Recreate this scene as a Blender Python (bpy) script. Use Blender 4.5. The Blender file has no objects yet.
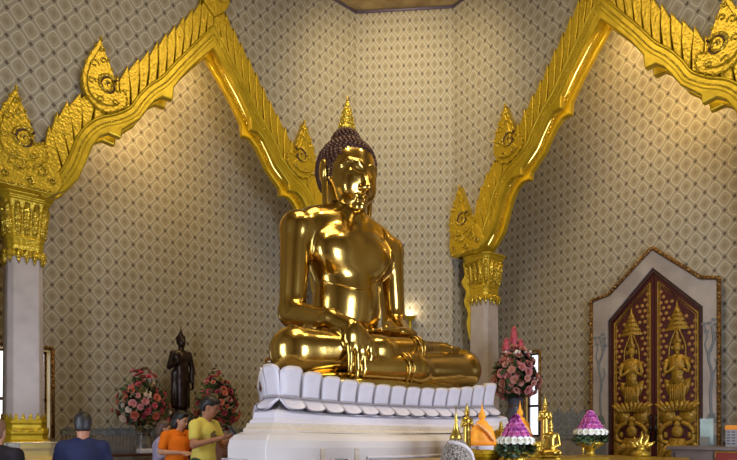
import bpy, bmesh, math, random
import numpy as np
from mathutils import Vector, Matrix

random.seed(7)
SC = bpy.context.scene
COL = SC.collection
PI = math.pi

# ------------------------------------------------------------------ materials
def mat(name, color, rough=0.5, metal=0.0, bump=None, var=None, spec=None, trans=0.0, emit=None):
    m = bpy.data.materials.new(name); m.use_nodes = True
    nt = m.node_tree; b = nt.nodes['Principled BSDF']
    b.inputs['Base Color'].default_value = (*color, 1)
    b.inputs['Roughness'].default_value = rough
    b.inputs['Metallic'].default_value = metal
    if spec is not None: b.inputs['Specular IOR Level'].default_value = spec
    if trans: b.inputs['Transmission Weight'].default_value = trans
    if emit:
        b.inputs['Emission Color'].default_value = (*emit[0], 1); b.inputs['Emission Strength'].default_value = emit[1]
    tc = nt.nodes.new('ShaderNodeTexCoord')
    if bump:                                    # (kind, scale, strength, distance)
        kind, sc, st, di = bump
        if kind == 'voronoi':
            t = nt.nodes.new('ShaderNodeTexVoronoi'); t.inputs['Scale'].default_value = sc; out = t.outputs['Distance']
        else:
            t = nt.nodes.new('ShaderNodeTexNoise'); t.inputs['Scale'].default_value = sc; t.inputs['Detail'].default_value = 3; out = t.outputs['Fac']
        nt.links.new(tc.outputs['Object'], t.inputs['Vector'])
        bp = nt.nodes.new('ShaderNodeBump'); bp.inputs['Strength'].default_value = st; bp.inputs['Distance'].default_value = di
        nt.links.new(out, bp.inputs['Height']); nt.links.new(bp.outputs['Normal'], b.inputs['Normal'])
    if var:                                     # (scale, other colour, detail)
        t = nt.nodes.new('ShaderNodeTexNoise'); t.inputs['Scale'].default_value = var[0]; t.inputs['Detail'].default_value = var[2] if len(var) > 2 else 4
        nt.links.new(tc.outputs['Object'], t.inputs['Vector'])
        r = nt.nodes.new('ShaderNodeValToRGB'); r.color_ramp.elements[0].position = 0.35; r.color_ramp.elements[1].position = 0.65
        r.color_ramp.elements[0].color = (*color, 1); r.color_ramp.elements[1].color = (*var[1], 1)
        nt.links.new(t.outputs['Fac'], r.inputs['Fac']); nt.links.new(r.outputs['Color'], b.inputs['Base Color'])
    return m

def srgb(r, g, b):
    f = lambda c: (c/255/12.92) if c/255 <= 0.04045 else ((c/255+0.055)/1.055)**2.4
    return (f(r), f(g), f(b))

def wallpaper(name, axis, w, h, a0=0.0, z0=0.0):
    """diamond lattice wallpaper: axis 'x', 'y' or 'd' (diagonal wall) is the direction along the wall"""
    m = bpy.data.materials.new(name); m.use_nodes = True
    nt = m.node_tree; N = nt.nodes; L = nt.links; b = N['Principled BSDF']
    b.inputs['Roughness'].default_value = 0.62; b.inputs['Specular IOR Level'].default_value = 0.3
    tc = N.new('ShaderNodeTexCoord'); sx = N.new('ShaderNodeSeparateXYZ'); L.new(tc.outputs['Object'], sx.inputs[0])
    def M(op, a, c=None, d=None):
        n = N.new('ShaderNodeMath'); n.operation = op
        for i, v in enumerate((a, c, d)):
            if v is None: continue
            if isinstance(v, (int, float)): n.inputs[i].default_value = v
            else: L.new(v, n.inputs[i])
        return n.outputs[0]
    if axis == 'x': a = sx.outputs['X']
    elif axis == 'y': a = sx.outputs['Y']
    else: a = M('MULTIPLY', M('SUBTRACT', sx.outputs['X'], sx.outputs['Y']), 0.70711)
    p = M('DIVIDE', M('ADD', a, a0), w); q = M('DIVIDE', M('ADD', sx.outputs['Z'], z0), h)
    fu = M('ABSOLUTE', M('SUBTRACT', M('FRACT', M('ADD', p, q)), 0.5))
    fv = M('ABSOLUTE', M('SUBTRACT', M('FRACT', M('SUBTRACT', p, q)), 0.5))
    # rounded diamond distance
    dm = M('POWER', M('ADD', M('POWER', fu, 4.0), M('POWER', fv, 4.0)), 1/4)
    mx = M('MAXIMUM', fu, fv); mn = M('MINIMUM', fu, fv)
    def step(v, lo, hi):
        n = N.new('ShaderNodeMapRange'); n.interpolation_type = 'SMOOTHSTEP'
        n.inputs['From Min'].default_value = lo; n.inputs['From Max'].default_value = hi; L.new(v, n.inputs['Value']); return n.outputs['Result']
    def mix(f, c1, c2):
        n = N.new('ShaderNodeMix'); n.data_type = 'RGBA'; L.new(f, n.inputs['Factor'])
        for i, c in ((6, c1), (7, c2)):
            if isinstance(c, tuple): n.inputs[i].default_value = (*c, 1)
            else: L.new(c, n.inputs[i])
        return n.outputs[2]
    ground = srgb(156, 148, 131); light = srgb(202, 194, 174); inner = srgb(158, 148, 127); core = srgb(139, 128, 107); node = srgb(94, 83, 70)
    noise = N.new('ShaderNodeTexNoise'); noise.inputs['Scale'].default_value = 30; L.new(tc.outputs['Object'], noise.inputs['Vector'])
    c = mix(step(dm, 0.05, 0.26), core, inner)
    c = mix(M('MULTIPLY', step(noise.outputs['Fac'], 0.45, 0.6), 0.3), c, core)
    c = mix(step(dm, 0.345, 0.37), c, light)
    c = mix(step(dm, 0.38, 0.405), c, ground)
    c = mix(M('MULTIPLY', step(mx, 0.45, 0.48), 0.22), c, node)
    c = mix(step(mn, 0.38, 0.41), c, node)
    L.new(c, b.inputs['Base Color'])
    return m

# ------------------------------------------------------------------ mesh building
class MB:
    def __init__(s): s.v = []; s.f = []
    def add(s, vs, fs):
        o = len(s.v); s.v.extend([tuple(x) for x in vs]); s.f.extend([tuple(o+i for i in f) for f in fs]); return s
    def box(s, c, d, rz=0.0):
        cx, cy, cz = c; a, b2, e = d[0]/2, d[1]/2, d[2]/2; vs = []
        for z in (-e, e):
            for x, y in ((-a, -b2), (a, -b2), (a, b2), (-a, b2)):
                vs.append((cx+x*math.cos(rz)-y*math.sin(rz), cy+x*math.sin(rz)+y*math.cos(rz), cz+z))
        return s.add(vs, [(3, 2, 1, 0), (4, 5, 6, 7), (0, 1, 5, 4), (1, 2, 6, 5), (2, 3, 7, 6), (3, 0, 4, 7)])
    def prism(s, poly, y0, y1, fn=None):
        """poly in (u, z); extruded between y0 and y1"""
        fn = fn or (lambda u, y, z: (u, y, z)); n = len(poly)
        area = sum(poly[i][0]*poly[(i+1) % n][1]-poly[(i+1) % n][0]*poly[i][1] for i in range(n))
        if area < 0: poly = poly[::-1]
        vs = [fn(u, y0, z) for u, z in poly]+[fn(u, y1, z) for u, z in poly]
        fs = [tuple(range(n)), tuple(range(2*n-1, n-1, -1))]+[(i, i+n, (i+1) % n+n, (i+1) % n) for i in range(n)]
        return s.add(vs, fs)
    def strip(s, A, B, y0, y1):
        n = len(A); vs = [(u, y, z) for y in (y0, y1) for P in (A, B) for u, z in P]; fs = []
        for i in range(n-1): fs += [(i, i+1, n+i+1, n+i), (2*n+i, 3*n+i, 3*n+i+1, 2*n+i+1), (i, 2*n+i, 2*n+i+1, i+1), (n+i, n+i+1, 3*n+i+1, 3*n+i)]
        fs += [(0, n, 3*n, 2*n), (n-1, 3*n-1, 4*n-1, 2*n-1)]
        return s.add(vs, fs)
    def lathe(s, prof, n=20, c=(0, 0, 0), sy=1.0, cap=True, ribs=0, amp=0.0):
        vs = []; fs = []
        for r, z in prof:
            for k in range(n):
                a = 2*PI*k/n; rr = r*(1+amp*math.cos(ribs*a)) if ribs else r
                vs.append((c[0]+rr*math.cos(a), c[1]+rr*math.sin(a)*sy, c[2]+z))
        for i in range(len(prof)-1):
            for k in range(n):
                fs.append((i*n+k, i*n+(k+1) % n, (i+1)*n+(k+1) % n, (i+1)*n+k))
        if cap: fs.append(tuple(range(n-1, -1, -1))); fs.append(tuple((len(prof)-1)*n+k for k in range(n)))
        return s.add(vs, fs)
    def tube(s, path, r, n=8, closed=False):
        P = [Vector(p) for p in path]; m = len(P); vs = []; fs = []
        rr = r if isinstance(r, (list, tuple)) else [r]*m; ref = None
        for i in range(m):
            t = (P[(i+1) % m]-P[i-1]) if closed else (P[min(i+1, m-1)]-P[max(i-1, 0)])
            if t.length < 1e-9: t = Vector((0, 0, 1))
            t.normalize()
            if ref is None: ref = Vector((0, 0, 1)) if abs(t.z) < 0.9 else Vector((1, 0, 0))
            a = t.cross(ref)
            if a.length < 1e-6: a = t.cross(Vector((0.3, 1, 0.2)))
            a.normalize(); b2 = t.cross(a); ref = a.cross(t) if False else ref
            for k in range(n):
                q = 2*PI*k/n; vs.append(P[i]+(a*math.cos(q)+b2*math.sin(q))*rr[i])
        for i in range(m if closed else m-1):
            j = (i+1) % m
            for k in range(n): fs.append((i*n+k, j*n+k, j*n+(k+1) % n, i*n+(k+1) % n))
        if not closed: fs.append(tuple(range(n))); fs.append(tuple((m-1)*n+k for k in range(n-1, -1, -1)))
        return s.add(vs, fs)
    def ell(s, c, r, n=12, m=8, R=None):
        vs = [(0, 0, 1)]; fs = []
        for i in range(1, m):
            p = PI*i/m
            for k in range(n):
                a = 2*PI*k/n; vs.append((math.sin(p)*math.cos(a), math.sin(p)*math.sin(a), math.cos(p)))
        vs.append((0, 0, -1)); e = len(vs)-1
        for k in range(n): fs.append((0, 1+k, 1+(k+1) % n)); fs.append((e, e-n+(k+1) % n, e-n+k))
        for i in range(m-2):
            for k in range(n): fs.append((1+i*n+k, 1+(i+1)*n+k, 1+(i+1)*n+(k+1) % n, 1+i*n+(k+1) % n))
        rr = (r, r, r) if isinstance(r, (int, float)) else r
        out = []
        for v in vs:
            w = Vector((v[0]*rr[0], v[1]*rr[1], v[2]*rr[2]))
            if R is not None: w = R @ w
            out.append((w.x+c[0], w.y+c[1], w.z+c[2]))
        return s.add(out, fs)
    def loft(s, rings, cap=True):
        n = len(rings[0]); o = []; fs = []
        for r in rings: o.extend(r)
        for i in range(len(rings)-1):
            for k in range(n): fs.append((i*n+k, i*n+(k+1) % n, (i+1)*n+(k+1) % n, (i+1)*n+k))
        if cap: fs.append(tuple(range(n-1, -1, -1))); fs.append(tuple((len(rings)-1)*n+k for k in range(n)))
        return s.add(o, fs)
    def build(s, name, m, parent=None, smooth=False, loc=(0, 0, 0), bevel=0.0, fix=True, seg=2):
        me = bpy.data.meshes.new(name); me.from_pydata(s.v, [], s.f)
        if fix:
            bm = bmesh.new(); bm.from_mesh(me); bmesh.ops.recalc_face_normals(bm, faces=bm.faces); bm.to_mesh(me); bm.free()
        if smooth:
            me.polygons.foreach_set('use_smooth', [True]*len(me.polygons))
        me.update(); me.materials.append(m)
        o = bpy.data.objects.new(name, me); COL.objects.link(o); o.location = loc
        if parent: o.parent = parent
        if bevel:
            b = o.modifiers.new('Bevel', 'BEVEL'); b.width = bevel; b.segments = seg; b.limit_method = 'ANGLE'; b.angle_limit = math.radians(40)
        return o

def empty(name, loc=(0, 0, 0), rz=0.0):
    o = bpy.data.objects.new(name, None); COL.objects.link(o); o.location = loc; o.rotation_euler = (0, 0, rz); o.empty_display_size = 0.1
    return o
def tag(o, label=None, cat=None, group=None, kind=None):
    if label: o['label'] = label
    if cat: o['category'] = cat
    if group: o['group'] = group
    if kind: o['kind'] = kind
    return o
def copy_tree(o, parent=None):
    c = o.copy(); COL.objects.link(c)
    if parent: c.parent = parent
    for ch in list(KIDS(o)): copy_tree(ch, c)
    return c
def KIDS(o): return [x for x in bpy.data.objects if x.parent == o]
def dupc(o, parent, loc=None, rot=None, scale=None):
    c = o.copy(); COL.objects.link(c); c.parent = parent
    if loc is not None: c.location = loc
    if rot is not None: c.rotation_euler = rot
    if scale is not None: c.scale = scale
    return c

# ------------------------------------------------------------------ implicit surfaces (smooth unions, surface nets)
def E(c, r, k=0.05, R=None, sub=False): return ('e', np.array(c, float), np.array(r if not isinstance(r, (int, float)) else (r, r, r), float), k, R, sub)
def K(a, b, ra, rb=None, k=0.05, sub=False): return ('c', np.array(a, float), np.array(b, float), ra, ra if rb is None else rb, k, sub)
def xform(prims, Mx):
    out = []; R3 = np.array(Mx.to_3x3())
    for p in prims:
        t = lambda q: np.array(Mx @ Vector(q))
        if p[0] == 'e':
            R = R3 if p[4] is None else R3 @ p[4]
            out.append(('e', t(p[1]), p[2], p[3], R, p[5]))
        else: out.append(('c', t(p[1]), t(p[2]), p[3], p[4], p[5], p[6]))
    return out
def nets(prims, h, its=2):
    los = []; his = []
    for p in prims:
        if p[0] == 'e':
            m = max(p[2]) if p[4] is not None else p[2]; los.append(p[1]-m); his.append(p[1]+m)
        else:
            m = max(p[3], p[4]); los.append(np.minimum(p[1], p[2])-m); his.append(np.maximum(p[1], p[2])+m)
    lo = np.min(los, 0)-3*h; hi = np.max(his, 0)+3*h
    n = np.ceil((hi-lo)/h).astype(int)+1
    F = np.full(n, 9.0, np.float32)
    ax = [lo[i]+h*np.arange(n[i]) for i in range(3)]
    for p, l, u in zip(prims, los, his):
        k = p[3] if p[0] == 'e' else p[5]; mg = k+3*h
        i0 = np.maximum(0, np.floor((l-mg-lo)/h).astype(int)); i1 = np.minimum(n, np.ceil((u+mg-lo)/h).astype(int)+1)
        sl = tuple(slice(a, b) for a, b in zip(i0, i1))
        X, Y, Z = np.meshgrid(*[ax[i][sl[i]].astype(np.float32) for i in range(3)], indexing='ij')
        if p[0] == 'e':
            X = X-p[1][0]; Y = Y-p[1][1]; Z = Z-p[1][2]
            if p[4] is not None:
                R = np.array(p[4]).T; X, Y, Z = (R[0, 0]*X+R[0, 1]*Y+R[0, 2]*Z, R[1, 0]*X+R[1, 1]*Y+R[1, 2]*Z, R[2, 0]*X+R[2, 1]*Y+R[2, 2]*Z)
            a, b, c = p[2]
            k0 = np.sqrt((X/a)**2+(Y/b)**2+(Z/c)**2); k1 = np.sqrt((X/a**2)**2+(Y/b**2)**2+(Z/c**2)**2)+1e-6
            d = k0*(k0-1)/k1; d = np.where(k0 < 1e-3, -min(a, b, c), d); sub = p[5]
        else:
            ab = p[2]-p[1]; L2 = float(ab @ ab)+1e-9
            X = X-p[1][0]; Y = Y-p[1][1]; Z = Z-p[1][2]
            t = np.clip((X*ab[0]+Y*ab[1]+Z*ab[2])/L2, 0, 1)
            d = np.sqrt((X-t*ab[0])**2+(Y-t*ab[1])**2+(Z-t*ab[2])**2)-(p[3]+(p[4]-p[3])*t); sub = p[6]
        G = F[sl]
        if sub:
            hh = np.clip(0.5-0.5*(G+d)/k, 0, 1); F[sl] = G*(1-hh)+(-d)*hh+k*hh*(1-hh)
        else:
            hh = np.clip(0.5+0.5*(G-d)/k, 0, 1); F[sl] = G*(1-hh)+d*hh-k*hh*(1-hh)
    S = F < 0
    cn = n-1; acc = np.zeros((*cn, 3), np.float32); cnt = np.zeros(cn, np.int32); crosses = []
    for A in range(3):
        s0 = [slice(None)]*3; s1 = [slice(None)]*3; s0[A] = slice(0, -1); s1[A] = slice(1, None)
        f0 = F[tuple(s0)]; f1 = F[tuple(s1)]; cr = S[tuple(s0)] != S[tuple(s1)]
        I = np.argwhere(cr); t = f0[cr]/(f0[cr]-f1[cr]); P = I.astype(np.float32); P[:, A] += t
        B, Cc = (A+1) % 3, (A+2) % 3
        ok = np.ones(len(I), bool)
        for db in (0, -1):
            for dc in (0, -1):
                J = I.copy(); J[:, B] += db; J[:, Cc] += dc
                g = (J >= 0).all(1) & (J < cn).all(1); ok &= g
                np.add.at(acc, tuple(J[g].T), P[g]); np.add.at(cnt, tuple(J[g].T), 1)
        crosses.append((A, I[ok], S[tuple(s0)][cr][ok]))
    act = cnt > 0; idx = np.full(cn, -1, np.int64); idx[act] = np.arange(act.sum())
    V = acc[act]/cnt[act][:, None]*h+lo
    Q = []
    for A, I, ins in crosses:
        B, Cc = (A+1) % 3, (A+2) % 3; q = []
        for db, dc in ((0, 0), (-1, 0), (-1, -1), (0, -1)):
            J = I.copy(); J[:, B] += db; J[:, Cc] += dc; q.append(idx[tuple(J.T)])
        q = np.stack(q, 1); q[~ins] = q[~ins][:, ::-1]; Q.append(q)
    Q = np.concatenate(Q)
    # light Laplacian smoothing
    for it in range(its):
        s = np.zeros_like(V); c = np.zeros(len(V))
        for a, b in ((0, 1), (1, 2), (2, 3), (3, 0)):
            np.add.at(s, Q[:, a], V[Q[:, b]]); np.add.at(s, Q[:, b], V[Q[:, a]]); np.add.at(c, Q[:, a], 1); np.add.at(c, Q[:, b], 1)
        V = V*0.5+0.5*s/np.maximum(c, 1)[:, None]
    return V, Q
def sdf_obj(name, prims, h, m, parent=None, loc=(0, 0, 0), its=2):
    V, Q = nets(prims, h, its)
    me = bpy.data.meshes.new(name); me.from_pydata(V.tolist(), [], Q.tolist())
    me.polygons.foreach_set('use_smooth', [True]*len(me.polygons)); me.update(); me.materials.append(m)
    o = bpy.data.objects.new(name, me); COL.objects.link(o); o.location = loc
    if parent: o.parent = parent
    return o
def mirror(ps):
    out = []
    for p in ps:
        if p[0] == 'e':
            c = p[1].copy(); c[0] *= -1; R = p[4]
            if R is not None:
                D = np.diag([-1.0, 1, 1]); R = D @ np.array(R) @ D
            out.append(('e', c, p[2], p[3], R, p[5]))
        else:
            a = p[1].copy(); b = p[2].copy(); a[0] *= -1; b[0] *= -1; out.append(('c', a, b, p[3], p[4], p[5], p[6]))
    return ps+out

# ------------------------------------------------------------------ the camera and the measuring of the photograph
F_PX, HY, CH = 590.0, 432.0, 1.35
CA, SA = 0.7615, 0.648
def ray(px, py):
    r = (px-368.5)/F_PX; return Vector((CA*r+SA, -SA*r+CA, (HY-py)/F_PX))
def onY(px, py, Y):
    d = ray(px, py); k = Y/d.y; return Vector((d.x*k, Y, CH+d.z*k))
def onX(px, py, X):
    d = ray(px, py); k = X/d.x; return Vector((X, d.y*k, CH+d.z*k))
def onD(px, py, D):
    d = ray(px, py); return Vector((d.x*D, d.y*D, CH+d.z*D))
cam_d = bpy.data.cameras.new('camera'); cam = bpy.data.objects.new('camera', cam_d); COL.objects.link(cam)
cam.location = (0, 0, CH); cam.rotation_euler = (PI/2, 0, -math.atan2(SA, CA))
cam_d.sensor_width = 36; cam_d.sensor_fit = 'HORIZONTAL'; cam_d.lens = F_PX/737*36; cam_d.shift_y = (HY-230)/737; cam_d.clip_start = 0.05
SC.camera = cam
# ------------------------------------------------------------------ palette
G = {}
G['arch'] = mat('gilded_plaster', (0.46, 0.315, 0.010), 0.36, 0.55, ('noise', 7, 0.25, 0.03), (5, (0.56, 0.385, 0.015)))
G['carved'] = mat('carved_gilding', (0.48, 0.31, 0.012), 0.36, 0.5, ('voronoi', 24, 0.4, 0.014), (26, (0.60, 0.41, 0.02)))
G['bead'] = mat('gilded_beading', (0.62, 0.43, 0.04), 0.3, 0.6, ('voronoi', 22, 0.9, 0.03))
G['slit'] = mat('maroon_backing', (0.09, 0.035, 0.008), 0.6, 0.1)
G['marble'] = mat('pale_marble', srgb(168, 156, 150), 0.35, 0, None, (2.5, srgb(188, 176, 170), 8))
G['ceiling'] = mat('painted_ceiling', srgb(190, 165, 110), 0.6, 0, None, (3, srgb(150, 125, 80)))
G['cornice'] = mat('violet_cornice', srgb(105, 92, 112), 0.5, 0, ('voronoi', 9, 0.8, 0.03))
G['floor'] = mat('polished_floor', srgb(168, 150, 130), 0.25, 0, None, (1.2, srgb(150, 132, 115), 6))
G['dado'] = mat('blue_grey_dado', srgb(140, 144, 146), 0.5, 0, ('voronoi', 14, 0.5, 0.02), (16, srgb(112, 118, 124)))
G['dadolow'] = mat('fluted_dado', srgb(160, 150, 138), 0.5, 0, None, (9, srgb(140, 132, 124)))
G['led'] = mat('warm_cove_lamp', (1, .8, .4), .5, emit=((1.0, .84, .26), 5.0))
G['plain'] = mat('cream_plaster', srgb(190, 172, 140), 0.65)
G['rope'] = mat('gilded_rope', srgb(150, 110, 50), 0.38, 0.5, ('voronoi', 30, 0.9, 0.02), (28, srgb(88, 58, 30)))
G['reveal'] = mat('yellow_reveal', srgb(205, 175, 105), 0.5)
G['pane'] = mat('daylit_pane', (0.8, 0.85, 0.95), 0.4, emit=((0.80, 0.88, 1.0), 1.6))
G['darkwood'] = mat('dark_wood', srgb(70, 38, 26), 0.4, 0, None, (8, srgb(52, 28, 20)))
W = {}
W['back'] = wallpaper('diamond_wallpaper_back', 'x', 0.30, 0.385)
W['right'] = wallpaper('diamond_wallpaper_right', 'y', 0.30, 0.385)
W['corner'] = wallpaper('diamond_wallpaper_corner', 'd', 0.255, 0.375)

def struct(o): o['kind'] = 'structure'; return o

XR, YB, CZ = 9.263, 9.612, 10.2          # hall faces: right wall, back wall, ceiling
AX, AY = 4.57, 4.90                      # arch centres
RD = 1.5                                 # depth of the bays behind the arches

# smooth half profile of the arch opening, bottom to apex, and the cusped edge that is seen
S_ = [(2.62, 4.70), (2.34, 4.92), (2.14, 5.28), (2.0, 5.68), (1.8, 5.95), (1.52, 6.12), (1.27, 6.33), (1.12, 6.58), (0.96, 6.80), (0.75, 7.02), (0.5, 7.38), (0.25, 7.72), (0.0, 8.06)]
I_ = [(2.60, 4.72), (2.34, 4.90), (2.16, 5.12), (2.05, 5.42), (1.96, 5.68), (1.85, 5.86), (1.72, 5.95), (1.54, 5.93), (1.53, 6.06), (1.40, 6.19), (1.25, 6.33), (1.13, 6.53), (1.01, 6.71), (0.88, 6.82), (0.72, 6.82), (0.70, 7.04), (0.5, 7.36), (0.25, 7.68), (0.0, 7.98)]
def catmull(P, n=6):
    out = []
    for i in range(len(P)-1):
        p0 = P[max(i-1, 0)]; p1 = P[i]; p2 = P[i+1]; p3 = P[min(i+2, len(P)-1)]
        for j in range(n):
            t = j/n
            out.append(tuple(0.5*((2*p1[c])+(-p0[c]+p2[c])*t+(2*p0[c]-5*p1[c]+4*p2[c]-p3[c])*t*t+(-p0[c]+3*p1[c]-3*p2[c]+p3[c])*t**3) for c in range(len(p1))))
    out.append(tuple(P[-1])); return out
SS = catmull(S_, 5)
def offs(P, d):
    """offset of the half profile away from the opening; the apex end stays on u = 0"""
    out = []
    for i, (u, z) in enumerate(P):
        a = P[max(i-2, 0)]; b = P[min(i+2, len(P)-1)]
        t = Vector((b[0]-a[0], b[1]-a[1])).normalized(); n = Vector((t.y, -t.x))
        out.append((u+n.x*d, z+n.y*d))
    out = [(max(u, 0.0), z) for u, z in out]
    t = Vector((P[-1][0]-P[-6][0], P[-1][1]-P[-6][1])).normalized(); out[-1] = (0.0, P[-1][1]+d/t.x*-1 if abs(t.x) > .2 else P[-1][1]+d)
    return out
M_ = offs(SS, 0.20); X_ = offs(SS, 0.51)
M_[0] = (2.92, 4.98); X_[0] = (3.1, 5.15)
both = lambda P: P+[(-u, z) for u, z in P[-2::-1]]

# ------------------------------------------------------------------ shell
def slab(name, boxes, m):
    b = MB()
    for c, d in boxes: b.box(c, d)
    return struct(b.build(name, m))
slab('floor', [((4.5, 4.6, -0.1), (14.5, 14.5, 0.2))], G['floor'])
slab('ceiling', [((4.5, 4.6, CZ+0.1), (14.5, 14.5, 0.2))], G['ceiling'])
# wall above the arches, its lower edge follows the arch
def arch_wall(name, lo, hi, c, m, dz, fn):
    P = both([(c+u, z+dz) for u, z in M_])
    P = [(c+(u), z+dz) for u, z in both(M_)]
    P = P[::-1]                                   # now left to right
    poly = [(lo, CZ), (lo, 4.80+dz), (P[0][0]-0.02, 4.80+dz)]+P+[(P[-1][0]+0.02, 4.80+dz), (hi, 4.80+dz), (hi, CZ)]
    b = MB(); b.prism(poly, 0, 0.25, fn); return struct(b.build(name, m))
arch_wall('wall_back', 1.3, 7.835, AX, W['back'], 0, lambda u, y, z: (u, YB+y, z))
arch_wall('wall_right', 1.63, 8.182, AY, W['right'], 0.12, lambda u, y, z: (XR+y, u, z))
# chamfered corners
def diag(name, a, b_, m, z0=0, t=0.25):
    d = Vector((b_[0]-a[0], b_[1]-a[1], 0)); n = Vector((-d.y, d.x, 0)).normalized()*t
    A = Vector((*a, 0)); B = Vector((*b_, 0)); vs = []
    for z in (z0, CZ): vs += [A+Vector((0, 0, z)), B+Vector((0, 0, z)), B+n+Vector((0, 0, z)), A+n+Vector((0, 0, z))]
    q = MB(); q.add(vs, [(3, 2, 1, 0), (4, 5, 6, 7), (0, 1, 5, 4), (1, 2, 6, 5), (2, 3, 7, 6), (3, 0, 4, 7)]); return struct(q.build(name, m))
diag('wall_corner', (9.263, 8.182), (7.835, 9.612), W['corner'], t=-0.25)
diag('wall_corner_left', (1.3, 9.612), (-0.12, 8.182), W['corner'], t=-0.25)
diag('wall_corner_right', (7.835, 0.2), (9.263, 1.63), W['corner'], t=-0.25)

def holed(name, axis, c, t, lo, hi, top, holes, m):
    """wall across x or y at c, thickness t, with rectangular openings (a0, a1, z0, z1)"""
    us = sorted({lo, hi, *[h[0] for h in holes], *[h[1] for h in holes]}); zs = sorted({0, top, *[h[2] for h in holes], *[h[3] for h in holes]}); b = MB()
    for i in range(len(us)-1):
        for j in range(len(zs)-1):
            cu = (us[i]+us[i+1])/2; cz = (zs[j]+zs[j+1])/2
            if any(h[0] < cu < h[1] and h[2] < cz < h[3] for h in holes): continue
            ctr = (cu, c+t/2, cz) if axis == 'x' else (c+t/2, cu, cz)
            dim = (us[i+1]-us[i], abs(t), zs[j+1]-zs[j]) if axis == 'x' else (abs(t), us[i+1]-us[i], zs[j+1]-zs[j])
            b.box(ctr, dim)
    return struct(b.build(name, m))
BT = 9.5
WIN1 = (1.5, 2.38, 1.25, 2.74); WIN2 = (6.58, 7.4, 1.25, 2.90); WIN3 = (7.13, 7.44, 1.25, 3.03); WIN4 = (2.0, 2.31, 1.25, 3.03)
DOOR = (3.86, 5.56)
holed('wall_bay_back', 'x', YB+RD, 0.4, 1.3, 7.835, BT, [WIN1, WIN2], W['back'])
holed('wall_bay_right', 'y', XR+RD, 0.4, 1.63, 8.182, BT, [WIN3, WIN4], W['right'])
slab('wall_return_left', [((1.3-0.15, YB+RD/2+0.16, BT/2), (0.3, RD+0.3, BT))], W['right'])
slab('wall_return_centre', [((7.835+0.15, YB+RD/2+0.14, BT/2), (0.3, RD+0.24, BT))], W['right'])
slab('wall_return_right', [((XR+RD/2+0.14, 8.182+0.15, BT/2), (RD+0.24, 0.3, BT))], W['back'])
slab('wall_return_near', [((XR+RD/2+0.16, 1.63-0.15, BT/2), (RD+0.3, 0.3, BT))], W['back'])
slab('ceiling_bay_back', [((4.57, YB+RD/2+0.17, BT+0.06), (6.8, RD+0.3, 0.12))], G['plain'])
slab('ceiling_bay_right', [((XR+RD/2+0.17, 4.9, BT+0.06), (RD+0.3, 6.8, 0.12))], G['plain'])
# the sides of the hall behind the camera, each with a tall open doorway
holed('wall_left', 'y', -1.7, -0.3, -1.7, 8.5, CZ, [(3.8, 5.6, 0, 4.2)], W['right'])
holed('wall_front', 'x', -1.7, -0.3, -2.0, 7.835, CZ, [(3.65, 5.45, 0, 4.2)], W['back'])
slab('wall_left_return', [((-0.95, 8.18+0.15, CZ/2), (1.6, 0.3, CZ))], W['back'])
slab('wall_front_return', [((7.835+0.15, -0.9, CZ/2), (0.3, 2.0, CZ))], W['right'])
# cornice under the ceiling
b = MB()
for (a, c2) in (((1.3, 9.612), (7.835, 9.612)), ((7.835, 9.612), (9.263, 8.182)), ((9.263, 8.182), (9.263, 1.63))):
    A = Vector((*a, CZ-0.035)); B = Vector((*c2, CZ-0.035)); b.tube([A, B], 0.03, 8)
struct(b.build('trim_1', G['cornice'], smooth=True))
# painted scallops on the ceiling
b = MB()
for i in range(5):
    for j in range(5):
        c = Vector((7.9-i*0.9, 8.2-j*0.9, CZ-0.006))
        for r in (0.36, 0.25, 0.13): b.tube([c+Vector((r*math.cos(2*PI*k/24), r*math.sin(2*PI*k/24), 0)) for k in range(24)], 0.02, 5, closed=True)
struct(b.build('trim_2', mat('ochre_scroll_paint', srgb(120, 92, 55), 0.6)))
# dados
def crest(bm, n, u0, u1, z, hgt, fn):
    w = (u1-u0)/n
    for i in range(n):
        c = u0+(i+.5)*w; P = [(c-w*.42, z), (c-w*.46, z+hgt*.35), (c-w*.25, z+hgt*.55), (c-w*.12, z+hgt*.5), (c, z+hgt), (c+w*.12, z+hgt*.5), (c+w*.25, z+hgt*.55), (c+w*.46, z+hgt*.35), (c+w*.42, z)]
        bm.prism(P, -0.012, 0.012, fn)
b = MB()
for (u0, u1) in ((2.55, 6.42),):
    b.box(((u0+u1)/2, YB+RD-0.012, 1.34), (u1-u0, 0.024, 0.10)); b.box(((u0+u1)/2, YB+RD-0.02, 1.0), (u1-u0, 0.04, 0.04))
    crest(b, 22, u0, u1, 1.38, 0.09, lambda u, y, z: (u, YB+RD-0.012+y, z))
struct(b.build('trim_3', G['dado']))
b = MB()
b.box((4.48, YB+RD-0.006, 0.62), (3.87, 0.012, 1.24))
for i in range(64): b.box((2.58+i*0.0605, YB+RD-0.016, 1.16), (0.03, 0.016, 0.26))
struct(b.build('trim_4', G['dadolow']))
b = MB(); b.box((XR+RD-0.012, 6.52, 1.45), (0.024, 1.16, 0.34)); crest(b, 4, 5.95, 7.08, 1.62, 0.26, lambda u, y, z: (XR+RD-0.014+y, u, z))
b.box((XR+RD-0.02, 6.52, 1.24), (0.04, 1.16, 0.06)); struct(b.build('trim_5', G['dado']))
b = MB(); b.box((XR+RD-0.006, 6.52, 0.6), (0.012, 1.16, 1.2))
for i in range(7): b.box((XR+RD-0.02, 6.02+i*0.168, 0.62), (0.03, 0.10, 1.05))
struct(b.build('trim_6', G['dadolow']))

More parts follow.
